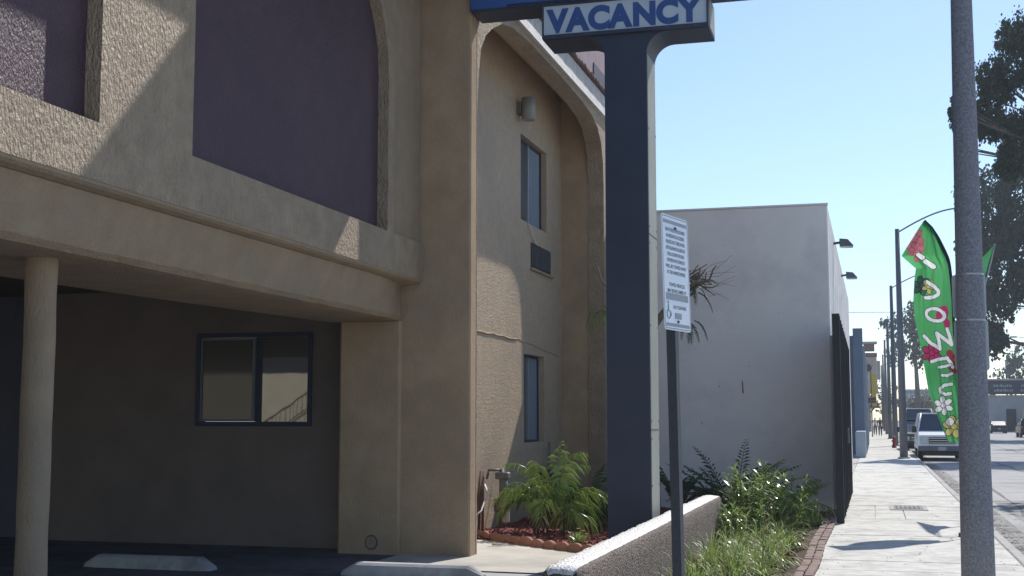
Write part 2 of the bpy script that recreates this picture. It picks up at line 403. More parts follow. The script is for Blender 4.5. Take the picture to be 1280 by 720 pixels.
# private ground
structure(MB().box(-60, -.70, -60, 13.75, -.3, -.004).build('parking_lot', M['lot']))
structure(MB().box(-60, -5.05, -20, 24, -.28, 0).build('carport_floor', M['asphalt2']))
structure(MB().box(-5.04, -.71, 13.75, 24.1, -.3, -.01).build('concrete_apron', M['concrete2']))
structure(MB().add([(-5.75, 13.9, .004), (-2.45, 13.76, .004), (-2.45, 15.9, .004), (-5.3, 17.9, .004), (-5.75, 15.14, .004)], [(0, 1, 2, 3, 4)]).build('walkway', M['concrete2']))
structure(MB().box(-60, -.71, 24.1, 420, -.3, -.012).build('lot_behind_street', M['concrete2']))
# planting beds
def bumpy(poly_fn, x0, x1, y0, y1, step, z, amp):
    nx = int((x1 - x0) / step) + 1; ny = int((y1 - y0) / step) + 1
    vs = []; fs = []; ok = {}
    for j in range(ny + 1):
        for i in range(nx + 1):
            x = x0 + (x1 - x0) * i / nx; yy = y0 + (y1 - y0) * j / ny
            ok[(i, j)] = poly_fn(x, yy)
            vs.append((x, yy, z + amp * noise.noise(Vector((x * 4, yy * 4, 0)))))
    for j in range(ny):
        for i in range(nx):
            if ok[(i, j)] or ok[(i + 1, j)] or ok[(i, j + 1)] or ok[(i + 1, j + 1)]:
                a = j * (nx + 1) + i; fs.append((a, a + 1, a + nx + 2, a + nx + 1))
    return MB().add(vs, fs, True)
def left_bed(x, y): return y > 17.55 - (x + 5.5) * .765 + .05 and x < -2.45
structure(bumpy(left_bed, -5.63, -2.44, 15.2, 24.0, .12, .03, .05).build('left_bed_soil', M['mulch']))
structure(bumpy(lambda x, y: True, -2.44, -.855, 7.0, 24.1, .12, .01, .05).build('right_bed_soil', M['soil']))
def chips(name, fn, n, box, z, m_, s0=.012, s1=.03):
    mb = MB(); x0, x1, y0, y1 = box; c = 0
    while c < n:
        x = random.uniform(x0, x1); yy = random.uniform(y0, y1)
        if not fn(x, yy): continue
        c += 1; s = random.uniform(s0, s1); a = random.uniform(0, PI); t = random.uniform(.4, 1)
        zz = z + .05 * noise.noise(Vector((x * 4, yy * 4, 0))) + s * .3
        dx, dy = math.cos(a) * s, math.sin(a) * s; ex, ey = -dy * .6, dx * .6
        mb.add([(x - dx, yy - dy, zz), (x + ex, yy + ey, zz), (x + dx, yy + dy, zz + s * .3), (x - ex, yy - ey, zz), (x, yy, zz + s * t), (x, yy, zz - s * .6)],
               [(0, 1, 4), (1, 2, 4), (2, 3, 4), (3, 0, 4), (1, 0, 5), (2, 1, 5), (3, 2, 5), (0, 3, 5)])
    o = mb.build(name, m_); o['kind'] = 'stuff'; o['label'] = 'red lava rock chips covering the planting bed'; o['category'] = 'mulch'; return o
chips('lava_rock_mulch', left_bed, 3200, (-5.6, -2.5, 15.3, 21), .03, M['mulch'])
chips('lava_rock_mulch', lambda x, y: True, 3800, (-2.0, -.98, 13, 24), .01, M['mulch'])

# brick edging: two staggered courses of bricks along the pavement
be = thing('brick_edging', 'two-row brick edging between the planting bed and the sidewalk', 'brick edging', (-.83, 15.5, 0))
b0 = None
for row in range(2):
    y = 7.0 + row * .1
    while y < 24.2:
        if b0 is None:
            b0 = MB().bbox(-.046, .046, -.1, .1, -.06, .04, .006).build('brick', M['brick'], be); b0.location = (0, 0, 0)
            b0.data.transform(Matrix.Translation(LOC['brick_edging'])); o = b0
        else:
            o = b0.copy(); col.objects.link(o); o.parent = be
        o.location = (-.82 + row * .1 + .012 * math.sin(y * 1.3) + random.uniform(-.004, .004) + .83, y - 15.5, random.uniform(-.006, .008) + (.0 if row else .012))
        o.rotation_euler = (random.uniform(-.02, .02), random.uniform(-.04, .04), random.uniform(-.03, .03))
        y += .208
# scalloped terracotta edging pieces
se = thing('scalloped_edging', 'scalloped terracotta edging blocks curving in front of the small palm', 'garden edging', (-4.6, 16.85, 0))
p0 = Vector((-5.62, 17.72, 0)); p1 = Vector((-3.0, 15.62, 0)); dv = (p1 - p0); n = 13
s0 = None
for k in range(n):
    t = (k + .5) / n; c = p0 + dv * t + Vector((-.0, -.12 * math.sin(PI * t), 0))
    if s0 is None:
        bm = bmesh.new()
        pts = [(-.128, 0)] + [( .128 * math.cos(PI - a), .055 + .062 * math.sin(a)) for a in [PI * q / 8 for q in range(9)]] + [(.128, 0)]
        vs = [bm.verts.new((x, -.032, z)) for x, z in pts]; f = bm.faces.new(vs)
        r = bmesh.ops.extrude_face_region(bm, geom=[f])
        for g in r['geom']:
            if isinstance(g, bmesh.types.BMVert): g.co.y += .064
        bmesh.ops.bevel(bm, geom=list(bm.edges), offset=.008, segments=1, affect='EDGES')
        s0 = MB().bm(bm).build('edging_block', M['scallop'], se); s0.data.transform(Matrix.Translation(LOC['scalloped_edging'])); o = s0
    else:
        o = s0.copy(); col.objects.link(o); o.parent = se
    o.location = c - LOC['scalloped_edging'] + Vector((0, 0, random.uniform(-.01, .006)))
    o.rotation_euler = (random.uniform(-.06, .06), random.uniform(-.05, .05), math.atan2(dv.y, dv.x) + random.uniform(-.08, .08))

# ================================================================= MOTEL BUILDING
mo = thing('motel_building', 'tan stucco motel with arched arcade, plum recesses and carport below', 'building', (-7, 10, 0))
# upper arcade wall with arched openings (front plane X=-5.45)
def arch_loop(y0, y1, z0, zs, zt, rr, n=7):
    L = [(y0, z0), (y1, z0)] + arc(y1 - rr, zs, rr, zt - zs, 0, PI / 2, n) + arc(y0 + rr, zs, rr, zt - zs, PI / 2, PI, n)
    return L
holes = [arch_loop(9.44, 13.93, 3.885, 5.75, 7.05, 1.35), arch_loop(3.6, 8.10, 3.865, 5.75, 7.05, 1.35), arch_loop(-2.2, 2.3, 3.865, 5.75, 7.05, 1.35)]
wm = plate_with_holes(-5.45, -5.585, [(-3, 3.43), (14.13, 3.43), (14.13, 7.6), (-3, 7.6)], holes)
wm.build('arcade_wall', M['stucco'], mo, bevel=0)
MB().box(-5.78, -5.45, 14.132, 15.146, 3.43, 3.885).build('parapet', M['stucco'], mo)
MB().box(-5.8, -5.50, 14.133, 15.147, 3.886, 7.6).build('pilaster', M['stucco_soft'], mo)
for (a, b) in ((9.35, 14.0), (3.5, 8.2), (-2.3, 2.4)):
    MB().box(-5.70, -5.587, a, b, 3.8, 7.3).build('recess_panel', M['purple'], mo)
# rounded lip under the parapet band, then the beam
lip = [(-5.585, 3.43), (-5.453, 3.428), (-5.46, 3.405), (-5.49, 3.385), (-5.56, 3.37), (-5.74, 3.357), (-5.74, 3.43)]
MB().prism([(x, -3, z) for x, z in lip], (0, 18.14, 0)).build('parapet_lip', M['stucco_soft'], mo)
# beam with slightly wavy hand-trowelled lower edge
bm_ = MB(); ny = 90
vs = []; bl = lambda y: .17 * (max(0, min(1, (y - 13.7) / 1.35)) ** 2)
prof = lambda y: [(-5.56 - bl(y), 3.362), (-5.575 - bl(y), 3.33), (-5.64 - bl(y) * .6, 3.15), (-5.70 - bl(y) * .2, 2.97 + .012 * noise.noise(Vector((y * 2.2, 0, 0)))),
                           (-5.755, 2.925 + .014 * noise.noise(Vector((y * 3.1, 5, 0)))), (-5.86, 2.915), (inner(y), 2.915), (inner(y) - .02, 3.5), (-5.76, 3.5)]
def inner(y): return -7.24 + max(0, y - 9.4) ** 1.25 * .062
for j in range(ny + 1):
    y = -3 + 18.14 * j / ny
    vs += [(x, y, z) for x, z in prof(y)]
q = 9
fs = [(j * q + k, j * q + (k + 1) % q, (j + 1) * q + (k + 1) % q, (j + 1) * q + k) for j in range(ny) for k in range(q)]
bm_.add(vs, fs, False); bm_.add([vs[k] for k in range(q)], [tuple(range(q))]); bm_.add([vs[ny * q + k] for k in range(q)], [tuple(range(q))])
bm_.build('carport_beam', M['stucco_soft'], mo)
# pier and wing wall
MB().bbox(-6.57, -5.735, 15.15, 15.9, -.1, 2.94, .03).build('pier', M['stucco_wing'], mo)
MB().bbox(-6.2, -4.83, 15.2, 15.45, -.1, 8.05, .02).build('wing_wall', M['stucco_wing'], mo)
vent = MB().tube([(-6.1, 15.15, .15), (-6.1, 15.135, .15)], .075, 20).build('vent_cover', M['stucco_soft'], mo)
ringp = [(-6.1 + .075 * math.cos(a), 15.14, .15 + .085 * math.sin(a)) for a in [2 * PI * k / 20 for k in range(21)]]
MB().tube(ringp, .009, 6, cap=False).build('rim', M['carport_dark'], vent)
# carport back wall, ceiling, dark end bay
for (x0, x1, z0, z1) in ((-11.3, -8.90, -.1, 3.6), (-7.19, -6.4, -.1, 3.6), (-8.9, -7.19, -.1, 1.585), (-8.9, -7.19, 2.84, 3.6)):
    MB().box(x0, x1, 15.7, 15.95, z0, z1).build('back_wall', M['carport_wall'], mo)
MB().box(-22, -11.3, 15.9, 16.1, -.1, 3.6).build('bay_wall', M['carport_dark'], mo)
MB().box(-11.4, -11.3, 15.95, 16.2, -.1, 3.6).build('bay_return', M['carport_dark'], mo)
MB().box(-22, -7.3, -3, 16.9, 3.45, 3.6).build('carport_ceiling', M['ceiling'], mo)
MB().box(-14, -5.7, -3, 24, 7.0, 7.3).build('roof_deck', M['ceiling'], mo)
# window in carport wall
w = MB()
for b in ((-8.90, -7.19, 15.665, 15.76, 2.78, 2.84), (-8.90, -7.19, 15.665, 15.76, 1.585, 1.645), (-8.90, -8.845, 15.666, 15.76, 1.645, 2.78), (-7.245, -7.19, 15.666, 15.76, 1.645, 2.78)): w.box(*b)
win = w.build('window', M['blueframe'], mo)
w = MB()
for b in ((-8.84, -8.02, 15.675, 15.70, 2.745, 2.775), (-8.84, -8.02, 15.675, 15.70, 1.65, 1.68), (-8.84, -8.81, 15.675, 15.70, 1.68, 2.745), (-8.06, -8.02, 15.675, 15.70, 1.68, 2.745)): w.box(*b)
w.build('sliding_sash', M['greyframe'], win)
MB().box(-8.02, -7.94, 15.70, 15.74, 1.645, 2.78).build('mullion', M['blueframe'], win)
MB().box(-8.81, -8.06, 15.69, 15.70, 1.68, 2.745).build('pane', M['screenglass'], win)
MB().box(-7.94, -7.245, 15.72, 15.73, 1.645, 2.78).build('pane', M['glass'], win)
# round column of the carport
cm = MB(); n = 20
pts = [(-6.13 + .006 * noise.noise(Vector((0, 0, z * 2))), 8.42 + .006 * noise.noise(Vector((3, 0, z * 2))), z) for z in [k * .1 for k in range(-1, 30)]] + [(-6.13, 8.42, 2.95)]
cm.tube(pts, [.118 + .006 * noise.noise(Vector((7, 0, p[2] * 3))) for p in pts], 24)
cm.build('column', M['stucco_soft'], mo)
for yy in (3.0, -2.4):
    MB().tube([(-6.13, yy, -.1), (-6.13, yy, 2.95)], .12, 20).build('column', M['stucco_soft'], mo)
# wing facade along the street with the big basket arch (front plane X=-4.83)
hole = [(15.50, -.05), (23.47, -.05), (23.50, 5.2), (23.50, 6.06), (23.45, 6.55), (23.3, 6.85), (23.0, 7.08), (22.5, 7.2), (21.6, 7.27), (20, 7.3), (18.2, 7.3),
        (17.2, 7.25), (16.6, 7.13), (16.15, 6.93), (15.85, 6.75), (15.62, 6.5), (15.52, 6.1), (15.46, 5.6)]
pl = plate_with_holes(-4.83, -5.13, [(15.452, -.1), (15.46, -.1), (15.50, -.1), (23.47, -.1), (24.0, -.1), (24.0, 7.38), (15.452, 7.38)],
                      [[(15.50, -.04), *hole[1:]]])
pl.build('arch_wall', M['stucco'], mo)
# recessed wall with two window openings
W2 = (20.56, 22.33, 5.03, 6.5); W1 = (20.76, 22.12, 1.28, 2.77)
def rect(a, b, c, d): return [(a, c), (b, c), (b, d), (a, d)]
rc = plate_with_holes(-5.65, -5.83, rect(15.46, 23.6, -.1, 7.84), [rect(*W1), rect(*W2), rect(21.2, 22.65, 4.28, 4.72)])
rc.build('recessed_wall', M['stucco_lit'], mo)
MB().box(-5.85, -5.10, 23.51, 23.75, -.1, 7.8).build('return_wall', M['stucco_wing'], mo)
MB().prism([(-5.13, 15.46, 7.31), (-5.64, 15.46, 7.80), (-5.64, 15.46, 7.84), (-5.13, 15.46, 7.36)], (0, 8.05, 0)).build('recess_ceiling', M['soffit'], mo)
MB().box(-6.6, -5.86, 15.95, 24.0, -.1, 7.6).build('room_block', M['carport_dark'], mo)
for (a, b, c, d) in (W2, W1):
    f = MB()
    f.box(-5.80, -5.75, a, b, c, c + .04); f.box(-5.80, -5.75, a, b, d - .04, d); f.box(-5.80, -5.75, a, a + .04, c + .04, d - .04)
    f.box(-5.80, -5.75, b - .04, b, c + .04, d - .04)
    wd = f.build('window', M['blueframe'], mo)
    mid = a + (b - a) * .48
    MB().box(-5.79, -5.745, mid - .02, mid + .02, c + .041, d - .041).build('mullion', M['alu'], wd)
    MB().box(-5.785, -5.775, a + .04, mid - .02, c + .04, d - .04).build('pane', M['glass2'], wd)
    MB().box(-5.785, -5.775, mid + .02, b - .04, c + .04, d - .04).build('pane', M['curtain'], wd)
# through wall air conditioner
ac = MB().box(-5.80, -5.655, 21.22, 22.63, 4.29, 4.71).build('air_conditioner', M['black'], mo)
for k in range(16):
    yy = 21.27 + k * .085
    MB().box(-5.66, -5.635, yy, yy + .03, 4.32, 4.69).build('slat', M['grille'], ac)
MB().box(-5.66, -5.60, 21.15, 22.7, 4.235, 4.275).build('drip_sill', M['stucco_soft'], ac)
ac2 = MB().box(-5.66, -5.42, 21.2, 22.5, .35, .78).build('air_conditioner', M['blueframe'], mo)
for k in range(8): MB().box(-5.42, -5.41, 21.25, 22.45, .38 + k * .05, .40 + k * .05).build('slat', M['grille'], ac2)
MB().tube([(-5.64, 21.0, 5.03), (-5.60, 21.05, 4.9), (-5.62, 21.35, 4.75), (-5.61, 21.5, 4.7)], .012, 6).build('cable', M['whitepipe'], mo)
MB().tube([(-5.6, 22.3, 1.27), (-5.6, 22.3, .05)], .02, 6).build('conduit', M['galv'], mo)
# crack patched with mortar snaking across the recessed wall
pts = [(-5.648, 17.85 + k * .18, 2.98 + .035 * noise.noise(Vector((k * .6, 0, 2))) - (0 if k < 15 else .01 * (k - 15))) for k in range(31)]
MB().tube(pts, [.016 if k < 14 else .007 for k in range(31)], 5).build('mortar_seam', M['stucco_soft'], mo)
# cylinder wall lamp
sc = MB().tube([(-5.48, 20.43, 6.68), (-5.48, 20.43, 7.06)], .115, 18).build('wall_lamp', M['signedge'], mo)
MB().box(-5.65, -5.58, 20.3, 20.5, 6.78, 6.98).build('bracket', M['galv'], sc)
# eave, fascia, tiles
MB().box(-6.2, -4.80, -3, 15.19, 7.375, 7.56).build('eave', M['stucco_soft'], mo)
MB().prism([(-5.12, 15.46, 7.382), (-4.765, 15.46, 7.382), (-4.83, 15.46, 7.60), (-5.12, 15.46, 7.60)], (0, 8.59, 0)).build('fascia', M['fascia'], mo)
MB().box(-5.12, -4.835, 15.46, 24.03, 7.603, 7.84).build('frieze', M['fascia'], mo)
bm = bmesh.new(); t0 = None
for k in range(44):
    yy = 15.6 + k * .193
    if t0 is None:
        m2 = MB(); seg = 8
        o_ = [(x, .085 * math.cos(PI * q / seg), .075 * math.sin(PI * q / seg) + z) for x, z in ((0, 0), (-.5, .16)) for q in range(seg + 1)]
        i_ = [(x, .07 * math.cos(PI * q / seg), .060 * math.sin(PI * q / seg) + z) for x, z in ((0, 0), (-.5, .16)) for q in range(seg + 1)]
        S = seg + 1; f_ = []
        for q in range(seg):
            f_ += [(q, q + 1, q + 1 + S, q + S), (2 * S + q + 1, 2 * S + q, 3 * S + q, 3 * S + q + 1), (q + 1, q, 2 * S + q, 2 * S + q + 1)]
        t0 = m2.add(o_ + i_, f_, True).build('roof_tile', M['tile'], mo); t0.data.transform(Matrix.Translation(LOC['motel_building'])); o = t0
    else: o = t0.copy(); col.objects.link(o); o.parent = mo
    o.location = Vector((-4.755 + random.uniform(-.015, .015), yy, 7.845 + random.uniform(-.004, .004))) - LOC['motel_building']
    o.rotation_euler.z = random.uniform(-.03, .03)
MB().prism([(-4.85, 15.5, 7.843), (-6.2, 15.5, 8.25), (-6.2, 15.5, 7.86), (-5.2, 15.5, 7.82)], (0, 8.4, 0)).build('roof', M['tile'], mo)
MB().box(-5.6, -4.89, 16.4, 24.0, 7.9, 9.1).build('upper_parapet', M['mauve'], mo)
MB().box(-5.62, -4.87, 22.9, 24.02, 7.88, 8.3).build('parapet_base', M['carport_dark'], mo)
# rear wing behind the viewpoint: it shows only as a reflection in the carport window
rw = thing('motel_rear_wing', 'sunlit cream wall seen mirrored in the carport window', 'building', (-17, -10, 0))
MB().box(-30, -9, -10, -9.6, -.3, 3.25).build('wall', M['cream'], rw)
MB().box(-30, -9, -10.6, -10.01, -.3, 6.6).build('shade_backing', M['black'], rw)  # unseen black backing, added as carport shade above the mirrored wall
st = thing('stair_railing', 'dark stair railing seen mirrored in the carport window', 'railing', (-19.3, -9.0, 0))
MB().tube([(-20.6, -9.0, 1.35), (-18.0, -9.0, 3.05)], .03, 6).build('handrail', M['black'], st)
MB().tube([(-20.6, -9.0, .75), (-18.0, -9.0, 2.45)], .02, 6).build('bottom_rail', M['black'], st)
for k in range(16):
    x = -20.5 + k * .16; z = 1.35 + (x + 20.6) * .654
    MB().tube([(x, -9.0, z - .6), (x, -9.0, z)], .012, 5).build('baluster', M['black'], st)
for (x0, x1, y0) in ((-8.78, -7.17, 13.0), (-5.62, -4.02, 13.05), (-11.9, -10.3, 12.9)):
    lab = {-8.78: 'concrete wheel stop in carport shade, to the right of the round column', -5.62: 'partly sunlit concrete wheel stop in front of the pier',
           -11.9: 'concrete wheel stop cut off by the left picture edge, beside the column'}[x0]
    prof = [(y0 - .01, 0), (y0 + .02, .115), (y0 + .06, .14), (y0 + .17, .14), (y0 + .20, .115), (y0 + .23, 0)]
    bm = bmesh.new(); rings = []
    for x, s in ((x0, 0), (x0 + .16, 1), (x1 - .16, 1), (x1, 0)):
        ring = []
        for (yy, z) in prof: ring.append(bm.verts.new((x, yy + (0 if s else (.03 if yy < y0 + .1 else -.03)), z * (1 if s else .35))))
        rings.append(ring)
    for a, b in zip(rings, rings[1:]):
        for k in range(5): bm.faces.new((a[k], a[k + 1], b[k + 1], b[k]))
        bm.faces.new((a[5], a[0], b[0], b[5]))
    bm.faces.new(rings[0]); bm.faces.new(rings[-1][::-1])
    bmesh.ops.recalc_face_normals(bm, faces=bm.faces)
    o = MB().bm(bm).build('wheel_stop', M['stop']); rebase(o, ((x0 + x1) / 2, y0 + .1, 0))
    tag(o, lab, 'wheel stop', 'concrete wheel stops')

# ================================================================= MOTEL SIGN
ms = thing('motel_sign', 'tall slate pylon sign with a white VACANCY panel under a blue sign box', 'sign', (-2.82, 15.3, 0))
XL, XR, Y0, Y1 = -3.08, -2.56, 15.1, 15.72
BL, BR, ZB, ZT = -3.86, -1.80, 6.38, 6.80
r = .26
front = [(XL, -.1), (XR, -.1)] + [(XR + r - r * math.cos(a), ZB - r + r * math.sin(a)) for a in [PI / 2 * k / 8 for k in range(9)]] + \
        [(BR, ZB), (BR, ZT), (BL, ZT), (BL, ZB)] + [(XL - r + r * math.cos(a), ZB - r + r * math.sin(a)) for a in [PI / 2 - PI / 2 * k / 8 for k in range(9)]]
MB().prism([(x, Y0, z) for x, z in front], (0, Y1 - Y0, 0)).build('pylon', M['signcase'], ms)
edge = MB()
edge.box(XR + .001, XR + .006, Y0 + .03, Y1 - .03, -.05, ZB - r)
edge.box(BR + .001, BR + .006, Y0 + .05, Y1 - .05, ZB + .03, ZT - .02)
edge.build('pale_side_panel', M['signedge'], ms)
for z in (1.55, 3.9): MB().box(XR, XR + .009, Y0 + .02, Y1 - .02, z, z + .008).build('seam', M['black'], ms)
for z in (.9, 1.45, 1.66, 2.8, 3.8, 4.0, 5.2):
    for y in (Y0 + .06, Y1 - .06): MB().tube([(XR + .005, y, z), (XR + .012, y, z)], .012, 8).build('bolt', M['steel'], ms)
for x in (BL + .15, -3.3, -2.3, BR - .15): MB().tube([(x, Y0 - .049, ZB + .028), (x, Y0 - .056, ZB + .028)], .009, 8).build('bolt', M['steel'], ms)
vp = MB().box(BL + .02, BR - .02, Y0 - .03, Y0 - .001, ZB + .055, ZT - .0).build('vacancy_panel', M['signwhite'], ms)
fr = MB()
fr.box(BL, BR, Y0 - .05, Y0 - .002, ZB + .005, ZB + .05); fr.box(BL, BR, Y0 - .05, Y0 - .002, ZT + .004, ZT + .03)
fr.box(BL, BL + .018, Y0 - .049, Y0 - .002, ZB + .051, ZT + .003); fr.box(BR - .018, BR, Y0 - .049, Y0 - .002, ZB + .051, ZT + .003)
fr.build('panel_frame', M['signcase'], ms)
for k, (ch, cx) in enumerate(zip('VACANCY', (0.175, 0.43, 0.70, 0.965, 1.265, 1.545, 1.815))):
    o = text_obj('letter', ch, .385, M['lettblue'], (BL + .02 + cx, Y0 - .034, ZB + .093), (1, 0, 0), (0, 0, 1), ms, offset=.0215, sx=.97, depth=.002)
SB = MB().bbox(-4.82, -.72, 15.1, 15.6, 6.825, 11.1, .02).build('sign_box', M['signcase'], ms)
MB().box(-4.80, -.74, 15.08, 15.099, 6.85, 11.08).build('blue_face', M['signblue'], ms)
MB().tube([(-4.3, 15.0, 6.84), (-1.2, 15.0, 6.84)], .012, 6).build('trim_rod', M['signcase'], ms)

# ================================================================= LOW WALL
def low_wall():
    bm = bmesh.new()
    xs0, xs1, y0, y1, h = -2.42, -2.12, 9.35, 18.6, .60
    ny = 120; nxp = 5
    prof = [(xs0, -.1), (xs0, .2), (xs0, .42), (xs0 + .004, h - .045), (xs0 + .03, h - .008), (xs0 + .09, h), (xs0 + .15, h + .004), (xs1 - .09, h), (xs1 - .03, h - .008), (xs1 - .004, h - .045), (xs1, .42), (xs1, .2), (xs1, -.1)]
    rings = []
    for j in range(ny + 1):
        y = y0 + (y1 - y0) * j / ny; e = 0
        if j == 0: e = .05
        if j == 1: y = y0 + .012; e = .015
        if y > y1 - .12: e = .10 * ((y - y1 + .12) / .12) ** 2
        ring = []
        for x, z in prof:
            zz = z if z < h * .6 else z - e
            xx = x + (e * .5 if x < -2.27 else -e * .5)
            p = Vector((xx, y, zz)); d = .009 * noise.noise(p * 14) + .006 * noise.noise(p * 34)
            ring.append(bm.verts.new((xx + (d if x > -2.27 else -d), y, zz + (d if z > .4 else 0))))
        rings.append(ring)
    m_ = len(prof)
    for a, b in zip(rings, rings[1:]):
        for k in range(m_ - 1):
            f = bm.faces.new((a[k], a[k + 1], b[k + 1], b[k]))
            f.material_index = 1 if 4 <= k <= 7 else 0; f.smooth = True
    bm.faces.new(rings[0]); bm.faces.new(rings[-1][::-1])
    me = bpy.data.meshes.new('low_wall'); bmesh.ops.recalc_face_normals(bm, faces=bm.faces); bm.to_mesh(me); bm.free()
    me.materials.append(M['lowwall']); me.materials.append(M['lowtop_sun'])
    o = bpy.data.objects.new('low_wall', me); col.objects.link(o)
    rebase(o, (-2.27, 14, 0)); tag(o, 'low brown rough plaster wall with a sunlit pale top', 'wall')
low_wall()

# ================================================================= PARKING SIGN
ps = thing('parking_sign', 'white accessible parking towing notice on a dark post near the camera', 'sign', (-.885, 6.35, 0))
ux = Vector((math.sin(R(14.6)), math.cos(R(14.6)), 0)); nz_ = Vector((ux.y, -ux.x, 0)); uz = Vector((0, 0, 1))
o_ = Vector((-.975, 6.2, 2.13)); SWd, SH = .335, .575
uz = (Vector((-.02, -.015, 1))).normalized()
def sp(a, b, c=0): return o_ + ux * a + uz * b + nz_ * c
def rrect(w, h, r, n=5, x0=0, y0=0):
    P = []
    for cx, cy, a0 in ((w - r, r, -PI / 2), (w - r, h - r, 0), (r, h - r, PI / 2), (r, r, PI)):
        P += [(x0 + cx + r * math.cos(a0 + PI / 2 * k / n), y0 + cy + r * math.sin(a0 + PI / 2 * k / n)) for k in range(n + 1)]
    return P
MB().prism([sp(a, b, -.003) for a, b in rrect(SWd, SH, .022)], nz_ * .003).build('plate', M['signplate'], ps)
mb = MB(); outr = rrect(SWd - .012, SH - .012, .018, 5, .006, .006); inr = rrect(SWd - .022, SH - .022, .014, 5, .011, .011)
n = len(outr); mb.add([sp(*p, .0008) for p in outr + inr], [(i, (i + 1) % n, (i + 1) % n + n, i + n) for i in range(n)]); mb.build('border_line', M['signgrey'], ps)
def bar(name, x0, x1, y0, y1, m_, z=.001): return MB().add([sp(x0, y0, z), sp(x1, y0, z), sp(x1, y1, z), sp(x0, y1, z)], [(0, 1, 2, 3)]).build(name, m_, ps)
bar('top_bar', .02, SWd - .02, SH - .044, SH - .026, M['signgrey']); bar('bottom_bar', .02, SWd - .02, .018, .034, M['signgrey'])
bar('middle_bar', .028, SWd - .028, .150, .184, M['signgrey'], .0009)
bar('phone_box', .13, .215, .058, .088, M['signgrey'], .0009)
lines = ['UNAUTHORIZED VEHICLES PARKED', 'IN DESIGNATED ACCESSIBLE', 'SPACES NOT DISPLAYING', 'DISTINGUISHING PLACARDS OR', 'SPECIAL LICENSE PLATES ISSUED',
         'FOR PERSONS WITH DISABILITIES', 'WILL BE TOWED AWAY', "AT THE OWNER'S EXPENSE.", None, 'TOWED VEHICLES', 'MAY BE RECLAIMED AT']
for k, t in enumerate(lines):
    if not t: continue
    b = SH - .082 - k * .0305
    text_obj('text_line', t, .0245, M['signtext'], sp(SWd / 2, b, .0012), ux, uz, ps, sx=min(.98, .27 / (len(t) * .0155)), offset=.0004)
text_obj('text_line', 'OR BY TELEPHONING', .0235, M['signtext'], sp(.195, .108, .0012), ux, uz, ps, sx=.72, offset=.0004)
# wheelchair symbol, lower left
mb = MB(); c = (.055, .078)
rg = [sp(c[0] + .022 * math.cos(a), c[1] + .022 * math.sin(a), .0014) for a in [PI * .55 + 2 * PI * .72 * k / 14 for k in range(15)]]
mb.tube(rg, .0022, 5); mb.tube([sp(.05, .128, .0014), sp(.053, .095, .0014), sp(.075, .093, .0014), sp(.083, .07, .0014)], .003, 5)
mb.tube([sp(.05, .137, .001), sp(.05, .137, .0025)], .007, 10); mb.build('wheelchair_symbol', M['signgrey'], ps)
for b in (SH - .06, .045): MB().tube([sp(SWd / 2, b, 0), sp(SWd / 2, b, .006)], .0075, 8).build('bolt', M['black'], ps)
pc = sp(SWd / 2, SH - .05, -.028); pb = Vector((pc.x + .035, pc.y + .02, -.1)); d_ = ux * .024; e_ = nz_ * .024
mb = MB(); P = [pb - d_ - e_, pb + d_ - e_, pb + d_ + e_, pb - d_ + e_]; Q = [pc - d_ - e_, pc + d_ - e_, pc + d_ + e_, pc - d_ + e_]
mb.add(P + Q, [(3, 2, 1, 0), (4, 5, 6, 7), (0, 1, 5, 4), (1, 2, 6, 5), (2, 3, 7, 6), (3, 0, 4, 7)]); mb.build('post', M['darkpost'], ps, bevel=.003)
for k in range(1, 30):
    c = pb + (pc - pb) * (k / 30) - nz_ * 0 + ux * -.0245
    MB().tube([c, c + ux * -.001], .0055, 8).build('punched_hole', M['black'], ps)

# ================================================================= CONCRETE STREET LIGHT
sl = thing('street_light', 'large speckled concrete lamp post nearest the camera beside the kerb', 'street light', (.775, 11.5, 0), 'street lights along the kerb')
def pr_(z): return .140 - (z) * .0096
MB().tube([(.79 + .006 * z, 11.5, z) for z in (0, 1, 2, 3, 4, 5, 6, 7, 8.2)], [pr_(z) for z in (0, 1, 2, 3, 4, 5, 6, 7, 8.2)], 32).build('pole', M['pole'], sl)
MB().tube([(.79, 11.5, 0), (.79, 11.5, .04)], .19, 24).build('footing', M['curb'], sl)
MB().tube([(.84, 11.5, 8.1), (1.3, 11.5, 8.6), (2.2, 11.5, 8.85), (3.0, 11.5, 8.9)], .035, 8).build('arm', M['steel'], sl)
MB().bbox(2.9, 3.5, 11.38, 11.62, 8.82, 8.98, .03).build('luminaire', M['steel'], sl)
for k, (z0, z1, x0, x1) in enumerate(((2.55, 2.93, .672, .948), (2.10, 2.54, .676, .956))):
    y_ = 11.66
    sg = thing('road_sign', ('upper' if k == 0 else 'lower') + ' grey sign plate strapped behind the concrete lamp post, seen from its back', 'sign', ((x0 + x1) / 2, y_, z0), 'sign plates strapped to the lamp post')
    MB().prism([(a, y_, b) for a, b in rrect(x1 - x0, z1 - z0, .03, 5, x0, z0)], (0, .004, 0)).build('plate', M['alu'], sg)
    zb = z1 - .02
    rr_ = pr_(zb) + .003
    band = [(.79 + .006 * zb + rr_ * math.cos(a), 11.5 + rr_ * math.sin(a), zb) for a in [2 * PI * q / 32 for q in range(33)]]
    mb = MB(); vs = [(x, y, z + dz) for dz in (-.008, .008) for x, y, z in band]; mb.add(vs, [(i, i + 1, i + 34, i + 33) for i in range(32)], True); mb.build('strap', M['alu'], sg)

